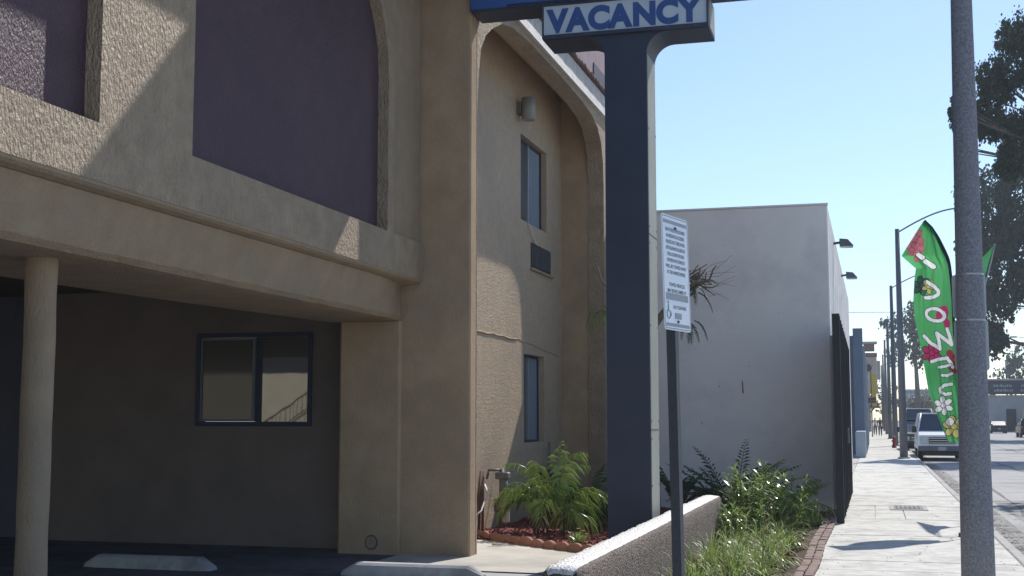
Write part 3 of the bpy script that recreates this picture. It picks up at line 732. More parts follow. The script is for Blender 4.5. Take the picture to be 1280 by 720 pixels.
# ================================================================= WHITE BUILDING
wb = thing('white_building', 'plain pale stucco flat-roofed building beyond the planting bed', 'building', (-4.5, 24.2, 0))
fw = MB()   # slab broken up with a slightly uneven parapet line
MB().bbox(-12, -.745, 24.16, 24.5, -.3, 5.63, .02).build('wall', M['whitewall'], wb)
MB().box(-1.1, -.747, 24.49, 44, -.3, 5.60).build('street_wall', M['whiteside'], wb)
MB().box(-12, -1.1, 24.5, 44, 5.2, 5.5).build('roof', M['greybld'], wb)
MB().box(-12, -1.1, 43.7, 44, -.3, 5.55).build('rear_wall', M['whitewall'], wb)
MB().box(-12.02, -.735, 24.14, 24.30, 5.631, 5.66).build('coping', M['whitewall'], wb)
MB().box(-.745, -.70, 24.155, 24.2, 0, 3.2).build('corner_trim', M['fascia'], wb)
for zz, yy in ((3.1, 24.157), (2.3, 24.157)):
    pass
random.seed(31)
for k in range(9):
    x, z = random.uniform(-3.7, -.95), random.uniform(.6, 5.2)
    MB().tube([(x, 24.158, z), (x, 24.150, z)], random.uniform(.008, .016), 7).build('patched_hole', M['greybld'], wb)
random.seed(7)
MB().tube([(-2.35, 24.155, 2.15), (-2.36, 24.155, 2.38)], .012, 6).build('wall_scar', M['mauve'], wb)
for k, (yy, zz) in enumerate(((27.6, 5.35), (34.0, 5.35))):
    fl = MB()
    fl.tube([(-.75, yy, zz), (-.60, yy, zz + .02)], .03, 6)
    o = fl.build('floodlight', M['steel'], wb)
    MB().prism([(-.62, yy - .13, zz - .07), (-.62, yy - .13, zz + .09), (-.45, yy - .13, zz + .07), (-.34, yy - .13, zz - .06)], (0, .26, 0)).build('housing', M['steel'], o)
    MB().box(-.60, -.35, yy - .11, yy + .11, zz - .09, zz - .071).build('lens', M['lamp'], o)
# folding security gate standing along the pavement edge
gt = thing('security_gate', 'tall black iron security gate folded along the front of the white building', 'gate', (-.56, 26, 0))
def gz(y): return 3.22 - .012 * (y - 20)
ng = 46
for k in range(ng):
    yy = 21.7 + (30.2 - 21.7) * k / (ng - 1)
    xx = -.60 + .05 * ((k % 4) / 3) if k > 2 else -.56
    wdt = .028 if k % 6 else .05
    x_ = xx if k else -.585
    MB().box(x_, x_ + wdt, yy, yy + wdt, .03, 3.42 - .05 * (k % 6 == 0) - (k * .004)).build('bar', M['black'], gt)
for z in (.15, 1.2, 2.4, 3.2): MB().box(-.575, -.545, 21.75, 30.1, z, z + .05).build('rail', M['black'], gt)
MB().box(-.64, -.52, 21.6, 21.69, 0, 3.4).build('post', M['black'], gt)
MB().box(-.64, -.54, 30.2, 30.3, 0, 3.2).build('post', M['black'], gt)
MB().box(-.62, -.60, 22.0, 30.0, .1, 3.25).build('mesh_panel', M['black'], gt)
MB().bbox(-.53, -.49, 25.7, 25.9, 1.2, 1.5, .01).build('lock_box', M['steel'], gt)

# ================================================================= STREET BEYOND
bb = thing('blue_building', 'slate blue shopfront with a taller pilaster beyond the iron gate', 'building', (-3, 62, 0))
MB().box(-12, -.90, 62.5, 90, -.3, 5.55).build('wall', M['bluewall'], bb)
MB().box(-.905, -.47, 61.8, 62.6, -.3, 5.85).build('pilaster', M['bluewall'], bb)
MB().box(-.899, -.52, 62.7, 92, -.3, 5.1).build('street_front', M['bluepale'], bb)
for k in range(8): MB().box(-.52, -.49, 64 + k * 3.4, 66.4 + k * 3.4, .7, 3.2).build('window', M['glass2'], bb)
for k in range(8): MB().box(-.52, -.40, 63.4 + k * 3.4, 63.7 + k * 3.4, 0, 5.1).build('fin', M['bluepale'], bb)
MB().box(-1.9, -1.2, 62.3, 62.45, 2.2, 2.9).build('wall_sign', M['black'], bb)
pw = tag(rebase(MB().bbox(-.83, -.42, 57.0, 61.5, 0, 1.10, .02).build('planter_wall', M['bluepale']), (-.6, 59, 0)), 'low pale blue wall at the foot of the blue shopfront', 'wall')
bg_ = thing('grey_shop', 'narrow pale shopfront between the blue shop and the sign tower', 'building', (-3, 100, 0))
MB().box(-12, -.55, 94, 122, -.3, 5.6).build('wall', M['fascia'], bg_)
for k in range(5): MB().box(-.55, -.50, 95 + k * 5, 98.5 + k * 5, .4, 2.9).build('window', M['glass2'], bg_)
for k in range(3): MB().box(-.55, .1, 96 + k * 9, 99 + k * 9, 2.95, 3.15).build('awning', M['carport_dark'], bg_)
b3 = thing('beige_shop', 'beige building with stacked sign tower and round dark emblem far down the sidewalk', 'building', (-3, 135, 0))
MB().box(-14, -.75, 130, 160, -.3, 5.6).build('wall', M['beige'], b3)
MB().box(-1.0, .30, 129.4, 131, 4.0, 7.6).build('sign_tower', M['beige'], b3)
MB().box(-1.0, .35, 129.0, 131.2, 7.65, 7.95).build('ledge', M['tile'], b3)
MB().box(-.9, .12, 129.2, 130.5, 8.15, 8.85).build('roof_sign', M['tile'], b3)
MB().box(-1.0, .38, 129.0, 130.8, 8.86, 9.05).build('roof_cap', M['greybld'], b3)
MB().box(.31, .62, 129.6, 131, 5.4, 7.2).build('side_box', M['greybld'], b3)
MB().tube([(-.55, 129.38, 6.5), (-.55, 129.3, 6.5)], .36, 20).build('round_emblem', M['darksign'], b3)
ysn = thing('yellow_banner', 'tall narrow yellow vertical banner far down the sidewalk', 'banner', (0, 118, 0))
MB().box(-.22, .16, 118, 118.1, 2.7, 5.6).build('cloth', M['yellowsign'], ysn)
MB().tube([(-.26, 118.05, 0), (-.26, 118.05, 5.8)], .05, 8).build('pole', M['steel'], ysn)
bk = thing('brown_shop', 'dark brown shop beyond the beige sign tower', 'building', (-4, 175, 0))
MB().box(-14, -.6, 164, 215, -.3, 5.0).build('wall', M['tile'], bk)
MB().box(-.6, .5, 166, 185, 3.0, 3.3).build('awning', M['carport_dark'], bk)
for k in range(5): MB().box(-.6, -.56, 167 + k * 8, 171 + k * 8, .5, 2.6).build('window', M['glass2'], bk)

# distant street lights on our side
sl_pos = [(1.12, 56.5, 9.7), (1.15, 81, 9.7), (1.15, 108, 9.7), (1.15, 138, 9.7), (1.15, 170, 9.7), (1.15, 205, 9.7)]
words = ['second', 'third', 'fourth', 'fifth', 'sixth', 'seventh']
src = None
for k, (x, y, h) in enumerate(sl_pos):
    lab = words[k] + ' street light along the left sidewalk, counted from the camera'
    if src is None:
        src = thing('street_light', lab, 'street light', (x, y, 0), 'street lights along the kerb', local=True)
        MB().tube([(0, 0, -.1), (0, 0, 4), (0, 0, 9.7)], [.17, .14, .09], 14).build('pole', M['steel'], src)
        MB().tube([(.02 + 2.6 * t, 0, 9.55 + .95 * math.sin(t * PI / 2)) for t in [q / 10 for q in range(11)]], [.035] * 11, 6).build('arm', M['steel'], src)
        MB().bbox(2.5, 3.2, -.13, .13, 10.42, 10.58, .04).build('luminaire', M['steel'], src)
        MB().bbox(-.24, .24, -.24, .24, 0, .06, .02).build('base_plate', M['curb'], src)
    else:
        o = copy_tree(src); o.location = (x, y, 0); o['label'] = lab
for k, (x, y) in enumerate(((17.6, 108), (17.7, 150), (17.7, 190))):
    o = copy_tree(src); o.location = (x, y, -.0); o.rotation_euler.z = PI
    o['label'] = ['nearest', 'middle', 'farthest'][k] + ' street light across the road behind the parked cars'
    o['group'] = 'street lights across the road'
# overhead cable
cb_ = MB().tube([(-30 + 62 * t, 140, 14.4 - .9 * t - 1.2 * math.sin(PI * t)) for t in [q / 20 for q in range(21)]], .03, 5).build('overhead_cable', M['steel'])
rebase(cb_, (0, 140, 13)); tag(cb_, 'thin overhead cable crossing the sky beyond the blue building', 'cable')

# hydrant and red bollard
hy = thing('fire_hydrant', 'small red fire hydrant at the kerb near the distant lamp posts', 'hydrant', (1.0, 76, 0))
MB().tube([(1.0, 76, 0), (1.0, 76, .08), (1.0, 76, .09), (1.0, 76, .50), (1.0, 76, .56), (1.0, 76, .64)], [.13, .13, .09, .09, .11, .04], 14).build('barrel', M['red'], hy)
MB().tube([(.86, 76, .38), (1.14, 76, .38)], .05, 10).build('outlet', M['red'], hy)
bo = thing('bollard', 'slim red bollard standing beside the lamp post at the kerb', 'bollard', (1.42, 70, 0))
MB().tube([(1.42, 70, 0), (1.42, 70, 1.15), (1.42, 70, 1.2)], [.09, .09, .04], 12).build('post', M['red'], bo)
MB().tube([(1.42, 70, .95), (1.42, 70, 1.02)], .094, 12).build('band', M['whitepipe'], bo)

# ================================================================= VEHICLES
def lathe_wheel(parent, x, y, z, r, w_, side):
    t = MB().tube([(x - w_ / 2, y, z), (x - w_ / 2 + .03, y, z), (x + w_ / 2 - .03, y, z), (x + w_ / 2, y, z)], [r * .9, r, r, r * .9], 24).build('wheel', M['tyre'], parent)
    xo = x + side * (w_ / 2 + .002)
    MB().tube([(xo - side * .03, y, z), (xo, y, z)], r * .62, 18).build('rim', M['rim'], t)
def vehicle(label, cat, name, loc, rz, paint, L, W, H, prof, glassprof, wheel_r, front, group=None, is_van=False):
    """local frame: nose towards -Y (y from 0), x centred. prof: side outline (y,z) of body, glassprof: greenhouse"""
    t = thing(name, label, cat, loc, group, rz, local=True)
    def shell(outline, w0, w1, zlo, zhi):
        bm = bmesh.new(); L_ = []
        for sx_ in (-1, -.94, 0, .94, 1):
            row = []
            for (y, z) in outline:
                k = 0 if zhi == zlo else max(0, min(1, (z - zlo) / (zhi - zlo)))
                hw = w0 + (w1 - w0) * k
                ins = .0 if abs(sx_) < 1 else .03
                cy = L / 2
                yy = cy + (y - cy) * (1 - ins * .8); zz = z - (ins if z > (zlo + zhi) / 2 else -ins)
                row.append(bm.verts.new((sx_ * hw / 2, yy, zz)))
            L_.append(row)
        n = len(outline)
        for a, b in zip(L_, L_[1:]):
            for i in range(n): bm.faces.new((a[i], a[(i + 1) % n], b[(i + 1) % n], b[i]))
        bm.faces.new(L_[0][::-1]); bm.faces.new(L_[-1])
        bmesh.ops.recalc_face_normals(bm, faces=bm.faces); return MB().bm(bm)
    zl = min(z for _, z in prof); zh = max(z for _, z in prof)
    shell(prof, W, W * .96, zl, zh).build('body', paint, t)
    gz0 = min(z for _, z in glassprof); gz1 = max(z for _, z in glassprof)
    shell(glassprof, W * .955, W * .78, gz0, gz1).build('cabin_glass', M['carglass'], t)
    # roof and pillars
    top = [p for p in glassprof if p[1] > gz1 - .12]
    ya = min(p[0] for p in top); yb = max(p[0] for p in top)
    MB().bbox(-W * .385, W * .385, ya + .03, yb - .02, gz1 - .03, gz1 + .045, .03).build('roof', paint, t)
    fy = min(p[0] for p in glassprof); ry = max(p[0] for p in glassprof)
    for s in (-1, 1):
        a0 = Vector((s * W * .475, fy + .02, gz0)); a1 = Vector((s * W * .388, ya + .03, gz1))
        MB().tube([a0, a1], .04, 6).build('pillar', paint, t)
        MB().tube([Vector((s * W * .475, ry - .02, gz0)), Vector((s * W * .388, yb - .02, gz1))], .05, 6).build('pillar', paint, t)
        ym = (ya + yb) / 2
        MB().tube([Vector((s * W * .48, ym, gz0)), Vector((s * W * .39, ym, gz1))], .035, 6).build('pillar', paint, t)
        m_ = MB().bbox(s * (W / 2 + .02) - .0, s * (W / 2 + .17), fy + .25, fy + .35, gz0 + .02, gz0 + .26, .02).build('mirror', M['black'], t)
    for (yy) in (L * .17, L * .80):
        for s in (-1, 1): lathe_wheel(t, s * (W / 2 - .12), yy, wheel_r, wheel_r, .23, s)
    fz = front
    # nose details
    MB().bbox(-W * .27, W * .27, -.03, .03, fz['g0'], fz['g1'], .01).build('grille', M['black'], t)
    for k in range(3):
        zz = fz['g0'] + (fz['g1'] - fz['g0']) * (k + .5) / 3
        MB().box(-W * .26, W * .26, -.045, -.02, zz - .012, zz + .012).build('grille_bar', M['chrome'], t)
    for s in (-1, 1):
        MB().bbox(s * W * .29 if s > 0 else -W * .46, s * W * .46 if s > 0 else -W * .29, -.035, .05, fz['g0'] + .02, fz['g1'] + .02, .015).build('headlight', M['lamp'], t)
        MB().bbox(s * W * .38 if s > 0 else -W * .47, s * W * .47 if s > 0 else -W * .38, L - .04, L + .03, fz['t0'], fz['t1'], .01).build('tail_light', M['tail'], t)
    MB().bbox(-W / 2 + .01, W / 2 - .01, -.14, .12, fz['b0'], fz['b1'], .03).build('bumper', fz.get('bm', M['black']), t)
    MB().bbox(-W / 2 + .01, W / 2 - .01, L - .1, L + .12, fz['b0'], fz['b1'], .03).build('bumper', fz.get('bm', M['black']), t)
    MB().box(-.16, .16, -.150, -.142, fz['b0'] + .03, fz['b0'] + .18).build('number_plate', M['plate'], t)
    MB().box(-.16, .16, L + .122, L + .13, fz['b0'] + .10, fz['b0'] + .25).build('number_plate', M['plate'], t)
    MB().box(-W * .42, W * .42, .25, L - .25, .22, fz['b0'] + .1).build('underside', M['black'], t)
    return t
van_prof = [(0, .48), (0, 1.02), (.06, 1.10), (.95, 1.27), (5.4, 1.22), (5.45, .48)]
van_glass = [(.95, 1.24), (1.02, 1.30), (1.50, 1.98), (5.3, 2.02), (5.42, 1.2)]
vehicle('white full-size van parked at the kerb facing the camera behind the green banner', 'van', 'parked_van', (2.72, 58.0, -.15), 0, M['vanwhite'], 5.45, 1.98, 2.05, van_prof, van_glass, .37,
        dict(g0=.72, g1=1.02, b0=.42, b1=.64, t0=.9, t1=1.3, bm=M['steel']))
suv_prof = [(0, .42), (0, .92), (.08, 1.0), (1.15, 1.10), (4.6, 1.10), (4.68, .42)]
suv_glass = [(1.05, 1.08), (1.75, 1.66), (4.2, 1.72), (4.6, 1.08)]
F = dict(g0=.62, g1=.86, b0=.36, b1=.56, t0=.85, t1=1.1)
vehicle('dark green sport utility vehicle parked behind the white van', 'car', 'parked_car', (2.25, 70.5, -.15), 0, M['cargreen'], 4.68, 1.88, 1.75, suv_prof, suv_glass, .36, F, 'cars parked along the left kerb')
vehicle('white box-fronted delivery vehicle parked farther up the left kerb', 'van', 'parked_van', (2.9, 92, -.15), 0, M['vanwhite'], 5.45, 2.1, 2.4, [(0, .48), (0, 1.2), (.3, 1.3), (5.4, 1.3), (5.45, .48)],
        [(.28, 1.28), (.8, 2.35), (5.3, 2.45), (5.42, 1.28)], .38, dict(g0=.72, g1=1.02, b0=.42, b1=.64, t0=.9, t1=1.3, bm=M['steel']))
for args in ((13.9, 128, 'cardark', 'black sport utility vehicle seen from behind across the road', suv_prof, suv_glass, 4.68, 1.75),
             (11.7, 160, 'carwhite', 'small white car leftmost of the cars across the road', [(0, .35), (0, .7), (.1, .78), (1.1, .92), (4.3, .95), (4.4, .35)], [(1.0, .9), (1.7, 1.38), (3.2, 1.42), (4.1, .93)], 4.4, 1.45),
             (14.0, 161, 'cardark', 'dark car between the white car and the black sport utility vehicle', [(0, .35), (0, .7), (.1, .78), (1.1, .92), (4.3, .95), (4.4, .35)], [(1.0, .9), (1.7, 1.38), (3.2, 1.42), (4.1, .93)], 4.4, 1.45),
             (17.9, 146, 'carwhite', 'pale vehicle half hidden at the right picture edge beyond the black one', suv_prof, suv_glass, 4.68, 1.75)):
    x, y, p, lab, a, b, L, H = args
    vehicle(lab, 'car', 'parked_car', (x, y + L, -.15), PI, M[p], L, 1.85, H, a, b, .34, F, 'cars across the road')

# ================================================================= PEOPLE
def person(loc, rz, label, top):
    t = thing('person', label, 'person', loc, 'pedestrians far down the sidewalk', rz, local=True)
    def skin(name, verts, edges, m_, root=0):
        me = bpy.data.meshes.new(name); me.from_pydata([v[:3] for v in verts], edges, []); o = bpy.data.objects.new(name, me); col.objects.link(o)
        me.materials.append(m_)
        mod = o.modifiers.new('skin', 'SKIN'); ss = o.modifiers.new('sub', 'SUBSURF'); ss.levels = 1; ss.render_levels = 1
        for i, v in enumerate(verts): me.skin_vertices[0].data[i].radius = (v[3], v[4] if len(v) > 4 else v[3])
        me.skin_vertices[0].data[root].use_root = True
        o.parent = t; LOC[o.name] = Vector(); return o
    b = [(0, 0, .93, .13, .10), (0, 0, 1.18, .12, .09), (0, 0, 1.40, .14, .09), (0, 0, 1.48, .05), (0, -.01, 1.56, .075), (0, -.01, 1.67, .07),
         (.19, 0, 1.42, .045), (.24, .03, 1.15, .036), (.25, -.06, .92, .028), (.25, -.09, .82, .03), (-.19, 0, 1.42, .045), (-.24, -.03, 1.15, .036), (-.25, .04, .92, .028), (-.25, .05, .82, .03),
         (.09, 0, .86, .08), (.10, -.12, .48, .055), (.10, -.06, .09, .035), (.10, -.2, .04, .035), (-.09, 0, .86, .08), (-.10, .06, .48, .055), (-.10, .22, .1, .035), (-.10, .12, .04, .035)]
    e = [(0, 1), (1, 2), (2, 3), (3, 4), (4, 5), (2, 6), (6, 7), (7, 8), (8, 9), (2, 10), (10, 11), (11, 12), (12, 13), (0, 14), (14, 15), (15, 16), (16, 17), (0, 18), (18, 19), (19, 20), (20, 21)]
    skin('body', b, e, M['skin'])
    skin('shirt', [(0, 0, .95, .145, .115), (0, 0, 1.18, .135, .105), (0, 0, 1.41, .15, .10), (.19, 0, 1.42, .06), (.24, .03, 1.17, .05), (-.19, 0, 1.42, .06), (-.24, -.03, 1.17, .05)],
         [(0, 1), (1, 2), (2, 3), (3, 4), (2, 5), (5, 6)], top)
    skin('trousers', [(0, 0, .95, .14, .11), (.09, 0, .84, .095), (.10, -.12, .48, .072), (.10, -.06, .12, .06), (-.09, 0, .84, .095), (-.10, .06, .48, .072), (-.10, .21, .13, .06)],
         [(0, 1), (1, 2), (2, 3), (0, 4), (4, 5), (5, 6)], M['trousers'])
    skin('hair', [(0, .015, 1.63, .075), (0, .01, 1.71, .06)], [(0, 1)], M['hair'])
person((.42, 122, 0), 0, 'pedestrian in dark clothes walking toward the camera, right of two', M['shirt'])
person((-.02, 128, 0), 0, 'pedestrian in a pale shirt walking beside the shopfronts, left of two', M['shirt2'])

# ================================================================= FLAGS
ROWS = [(276,1155,1156,(0.860,21.900,4.920),(0.870,21.900,4.920)),
(285,1149,1165,(0.780,21.920,4.810),(0.980,21.850,4.790)),
(297,1141,1173,(0.680,21.920,4.650),(1.070,21.780,4.620)),
(310,1133,1179,(0.570,21.900,4.480),(1.140,21.700,4.440)),
(320,1127,1184,(0.490,21.890,4.350),(1.190,21.640,4.300)),
(328,1136,1187,(0.600,21.870,4.240),(1.220,21.600,4.190)),
(336,1145,1188,(0.710,21.850,4.130),(1.230,21.550,4.080)),
(350,1143,1190,(0.680,21.810,3.940),(1.240,21.470,3.890)),
(375,1142,1192,(0.650,21.720,3.600),(1.250,21.330,3.550)),
(400,1144,1193,(0.660,21.600,3.270),(1.240,21.180,3.220)),
(430,1150,1195,(0.720,21.420,2.870),(1.240,21.010,2.840)),
(460,1156,1198,(0.770,21.190,2.480),(1.250,20.830,2.460)),
(490,1161,1201,(0.810,20.920,2.100),(1.260,20.660,2.090)),
(515,1170,1204,(0.900,20.670,1.790),(1.280,20.510,1.780)),
(535,1178,1206,(0.970,20.430,1.540),(1.290,20.400,1.550)),
(552,1185,1209,(1.040,20.300,1.340),(1.310,20.300,1.340))]
def cloth(px, py, off=0):     # cloth coordinates: px across, py down the cloth
    py = max(276, min(552, py))
    for a, b in zip(ROWS, ROWS[1:]):
        if py <= b[0]: break
    t = (py - a[0]) / (b[0] - a[0])
    l = a[1] + (b[1] - a[1]) * t; r_ = a[2] + (b[2] - a[2]) * t
    Lw = Vector(a[3]).lerp(Vector(b[3]), t); Rw = Vector(a[4]).lerp(Vector(b[4]), t)
    s = (px - l) / max(r_ - l, .01); s = max(0, min(1, s))
    P = Lw.lerp(Rw, s)
    fold = .028 * math.sin(s * 17 + py * .03) * s * (1 - s) * 4 * min(1, (py - 276) / 60)
    fold += .05 * math.sin(s * PI) * math.sin(py * .028) + .07 * math.exp(-((s - .22) / .1) ** 2) * max(0, 1 - abs(py - 350) / 90)
    fold += .012 * math.sin(s * 41 + py * .05) * (.4 + s) + .03 * math.exp(-((s - .72 - .0006 * (py - 276)) / .05) ** 2) * min(1, (py - 276) / 40)
    if py > 455: fold += .10 * max(0, min(1, (s - .70 + (py - 455) * .0022) / .05)) * min(1, (py - 455) / 20)
    return P + Vector((0, -off - fold, 0))
fb = thing('feather_flag', 'tall green FLOWERS feather banner with white letters and blossoms', 'banner', (1.33, 19.75, 0), 'feather banners at the kerb')
PRINT = []      # (bounding box, test, material slot) later ones lie on top
def seg_d(px, py, a, b_):
    dx, dy = b_[0] - a[0], b_[1] - a[1]; t = max(0, min(1, ((px - a[0]) * dx + (py - a[1]) * dy) / max(1e-6, dx * dx + dy * dy)))
    return math.hypot(px - a[0] - dx * t, py - a[1] - dy * t)
def p_blob(cx, cy, rx, ry, rot, slot):
    c, s_ = math.cos(rot), math.sin(rot); m_ = max(rx, ry)
    PRINT.append(((cx - m_, cx + m_, cy - m_, cy + m_), lambda x, y: (((x - cx) * c + (y - cy) * s_) / rx) ** 2 + ((-(x - cx) * s_ + (y - cy) * c) / ry) ** 2 < 1, slot))
def p_flower(cx, cy, r_, slot, cslot, n=6, rot=0):
    for k in range(n):
        a_ = rot + 2 * PI * k / n; x = cx + r_ * .60 * math.cos(a_); y = cy + r_ * .60 * math.sin(a_)
        p_blob(x, y, r_ * .46, r_ * .34, a_, 2); p_blob(x, y, r_ * .40, r_ * .27, a_, slot)
    p_blob(cx, cy, r_ * .30, r_ * .30, 0, 2); p_blob(cx, cy, r_ * .24, r_ * .24, 0, cslot)
def p_stroke(pts, w_, closed=False):
    seg = list(zip(pts, pts[1:])) + ([(pts[-1], pts[0])] if closed else [])
    xs = [p[0] for p in pts]; ys_ = [p[1] for p in pts]; m_ = w_
    for ww, slot in ((w_ / 2 + .75, 2), (w_ / 2, 1)):
        PRINT.append(((min(xs) - m_, max(xs) + m_, min(ys_) - m_, max(ys_) + m_), (lambda ww: lambda x, y: any(seg_d(x, y, p, q) < ww for p, q in seg))(ww), slot))
for (x, y, r_) in ((1149, 292, 4), (1144, 298, 5), (1150, 302, 5), (1138, 307, 5), (1145, 309, 5.5), (1151, 311, 4.5), (1140, 315, 5), (1147, 318, 5), (1146, 324, 3.5)):
    p_blob(x, y, r_ + .4, r_ + .4, 0, 5); p_blob(x, y, r_ - .2, r_ - .2, 0, 4)
p_flower(1152, 357, 12, 7, 7, 6, .3); p_flower(1161, 358, 9, 6, 6, 5, .2)
p_blob(1178, 392, 7.5, 11, .3, 3); p_blob(1184, 404, 4, 6, 0, 3)
p_flower(1165, 441, 13, 3, 3, 6, .5)
for (x, y) in ((1187, 441), (1191, 446), (1186, 449), (1192, 454), (1189, 459), (1193, 463)): p_blob(x, y, 4, 4, 0, 5)
p_flower(1179, 507, 12, 1, 1, 6, .4); p_flower(1192, 533, 14, 6, 6, 6, .25); p_blob(1187, 527, 5.6, 5.6, 0, 2); p_blob(1187, 527, 4.9, 4.9, 0, 1)
OV = [(1169.5 + 11.5 * math.cos(a_) * .97 - 7.6 * math.sin(a_) * .24, 393 + 11.5 * math.cos(a_) * .24 + 7.6 * math.sin(a_) * .97) for a_ in [2 * PI * k / 20 for k in range(20)]]
for pts, w_, cl in (([(1148, 319), (1153, 322)], 6, False), ([(1157, 327), (1163, 331), (1167, 333.5)], 6, False), ([(1159, 352), (1167, 357), (1173, 363), (1173, 367.5), (1167, 371), (1157, 371.5)], 4.4, False), (OV, 4.2, True),
           ([(1155.5, 420), (1163, 428), (1175.5, 436), (1174, 426), (1171, 416), (1177, 420), (1189.5, 431), (1187, 420), (1184, 411)], 4.4, False),
           ([(1165, 452), (1174, 449), (1184, 447.5), (1188, 453), (1191, 459)], 4.2, False), ([(1174, 459), (1181, 458), (1188, 456)], 3.6, False), ([(1178, 469), (1184, 469.5), (1190, 467)], 3.8, False),
           ([(1189, 480.5), (1181, 481.5), (1175, 486), (1176, 490.5), (1182, 493), (1188, 492)], 4, False)): p_stroke(pts, w_, cl)
nx, ny = 100, 400
vs = []; fs = []; slots = []
for j in range(ny + 1):
    py = 276 + 276 * j / ny
    for a, b in zip(ROWS, ROWS[1:]):
        if py <= b[0]: break
    t = (py - a[0]) / (b[0] - a[0]); l = a[1] + (b[1] - a[1]) * t; r_ = a[2] + (b[2] - a[2]) * t
    if j < ny: cand = [p for p in PRINT if p[0][2] - 1 <= py <= p[0][3] + 1]
    for i in range(nx + 1):
        px = l + (r_ - l) * i / nx; vs.append(cloth(px, py))
        if i < nx and j < ny:
            q = j * (nx + 1) + i; fs.append((q, q + 1, q + nx + 2, q + nx + 1)); sl_ = 0
            for bb_, fn_, st_ in cand:
                if bb_[0] <= px <= bb_[1] and fn_(px, py): sl_ = st_
            slots.append(sl_)
mb = MB(); mb.add(vs, fs, True); mb.m = slots
mb.build('cloth', [M['flag'], M['lw'], M['lk'], M['pink'], M['palepink'], M['cherry'], M['yellow'], M['leafgrey']], fb)
# dark sleeve and pole
mb = MB(); vs = []; fs = []
for j in range(61):
    py = 276 + 276 * j / 60
    for a, b in zip(ROWS, ROWS[1:]):
        if py <= b[0]: break
    t = (py - a[0]) / (b[0] - a[0]); r_ = a[2] + (b[2] - a[2]) * t
    wd = 2.7 if py < 420 else 1.8
    P = cloth(r_, py); vs += [P + Vector((.01, -.03, .02)), P + Vector((-wd * .0125, -.03, -.01 if py > 330 else -.03)), P + Vector((.005, .02, .0))]
for j in range(60):
    for k in range(3): a = j * 3; fs.append((a + k, a + (k + 1) % 3, a + 3 + (k + 1) % 3, a + 3 + k))
mb.add(vs, fs, False).build('sleeve', M['flagdark'], fb)
MB().tube([(1.33, 19.75, 0), (1.335, 20.0, .7), (1.32, 20.32, 1.34), (1.27, 20.85, 2.46), (1.255, 21.2, 3.22)], [.018, .018, .015, .012, .008], 8).build('pole', M['alu'], fb)
MB().tube([(1.33, 19.75, 0), (1.33, 19.75, .05)], .22, 20).build('base', M['black'], fb)
# second flag further up the kerb
f2 = thing('feather_flag', 'second green feather banner mostly hidden behind the concrete lamp post', 'banner', (1.45, 22.2, 0), 'feather banners at the kerb')
E = [((2.13, 24.0, 4.76), (2.12, 24.02, 4.74)), ((1.93, 24.6, 4.56), (2.035, 24.05, 4.5)), ((1.75, 26.4, 4.28), (1.93, 24.0, 4.15)), ((1.75, 25.2, 3.6), (1.85, 23.9, 3.7)), ((1.62, 24.4, 2.9), (1.73, 23.7, 3.1)), ((1.45, 23.6, 2.2), (1.58, 23.2, 2.4)), ((1.40, 22.9, 1.4), (1.5, 22.7, 1.5))]
vs = []
for L_, R_ in E:
    for k in range(7): vs.append(Vector(L_).lerp(Vector(R_), k / 6) + Vector((0, .04 * math.sin(k * 2.1), 0)))
fs = [(j * 7 + k, j * 7 + k + 1, j * 7 + k + 8, j * 7 + k + 7) for j in range(len(E) - 1) for k in range(6)]
MB().add(vs, fs, True).build('cloth', M['flag'], f2)
MB().tube([(1.45, 22.2, 0), (1.5, 22.4, .8), (1.5, 22.7, 1.5), (1.58, 23.2, 2.4), (1.73, 23.7, 3.1), (1.85, 23.9, 3.7), (1.97, 24.0, 4.15), (2.07, 24.05, 4.5), (2.13, 24.0, 4.76)], [.018] * 4 + [.012] * 5, 8).build('pole', M['alu'], f2)
MB().tube([(1.45, 22.2, 0), (1.45, 22.2, .04)], .14, 20).build('base', M['black'], f2)

# ================================================================= PLANTS
def frond(mb, base, az, L, up, droop, n, ll, lw, rach=None, tilt=.5, rnd=.15):
    """arching palm frond: rachis plus paired leaflets"""
    p = Vector(base); d = Vector((math.cos(az) * math.cos(up), math.sin(az) * math.cos(up), math.sin(up))); pts = [p.copy()]
    for i in range(n):
        p = p + d * (L / n); d = (d + Vector((0, 0, -droop / n))).normalized(); pts.append(p.copy())
    rb = rach or mb
    rb.tube(pts[::2] + [pts[-1]], [max(.003, .012 * (1 - i / (n / 2 + 1)) + .002) for i in range(len(pts[::2]) + 1)], 4, cap=False)
    for i in range(max(1, n // 5), n + 1):
        t = i / n; l = ll * math.sin(PI * min(1, .18 + t * .78)) ** .7
        d = (pts[i] - pts[i - 1]).normalized(); side = d.cross(Vector((0, 0, 1)))
        if side.length < .01: side = Vector((1, 0, 0))
        side.normalize()
        for s in (-1, 1):
            dr = (side * s * 1.0 + d * .75 + Vector((0, 0, tilt * random.uniform(.3, 1) - droop * .35 * t)) + Vector((random.uniform(-rnd, rnd), random.uniform(-rnd, rnd), random.uniform(-rnd, rnd)))).normalized()
            a = pts[i]; m_ = a + dr * l * .5; e = a + dr * l + Vector((0, 0, -.28 * l * (1 + droop * .3)))
            wv = d * lw
            mb.add([a, m_ - wv, e, m_ + wv], [(0, 1, 2), (0, 2, 3)])
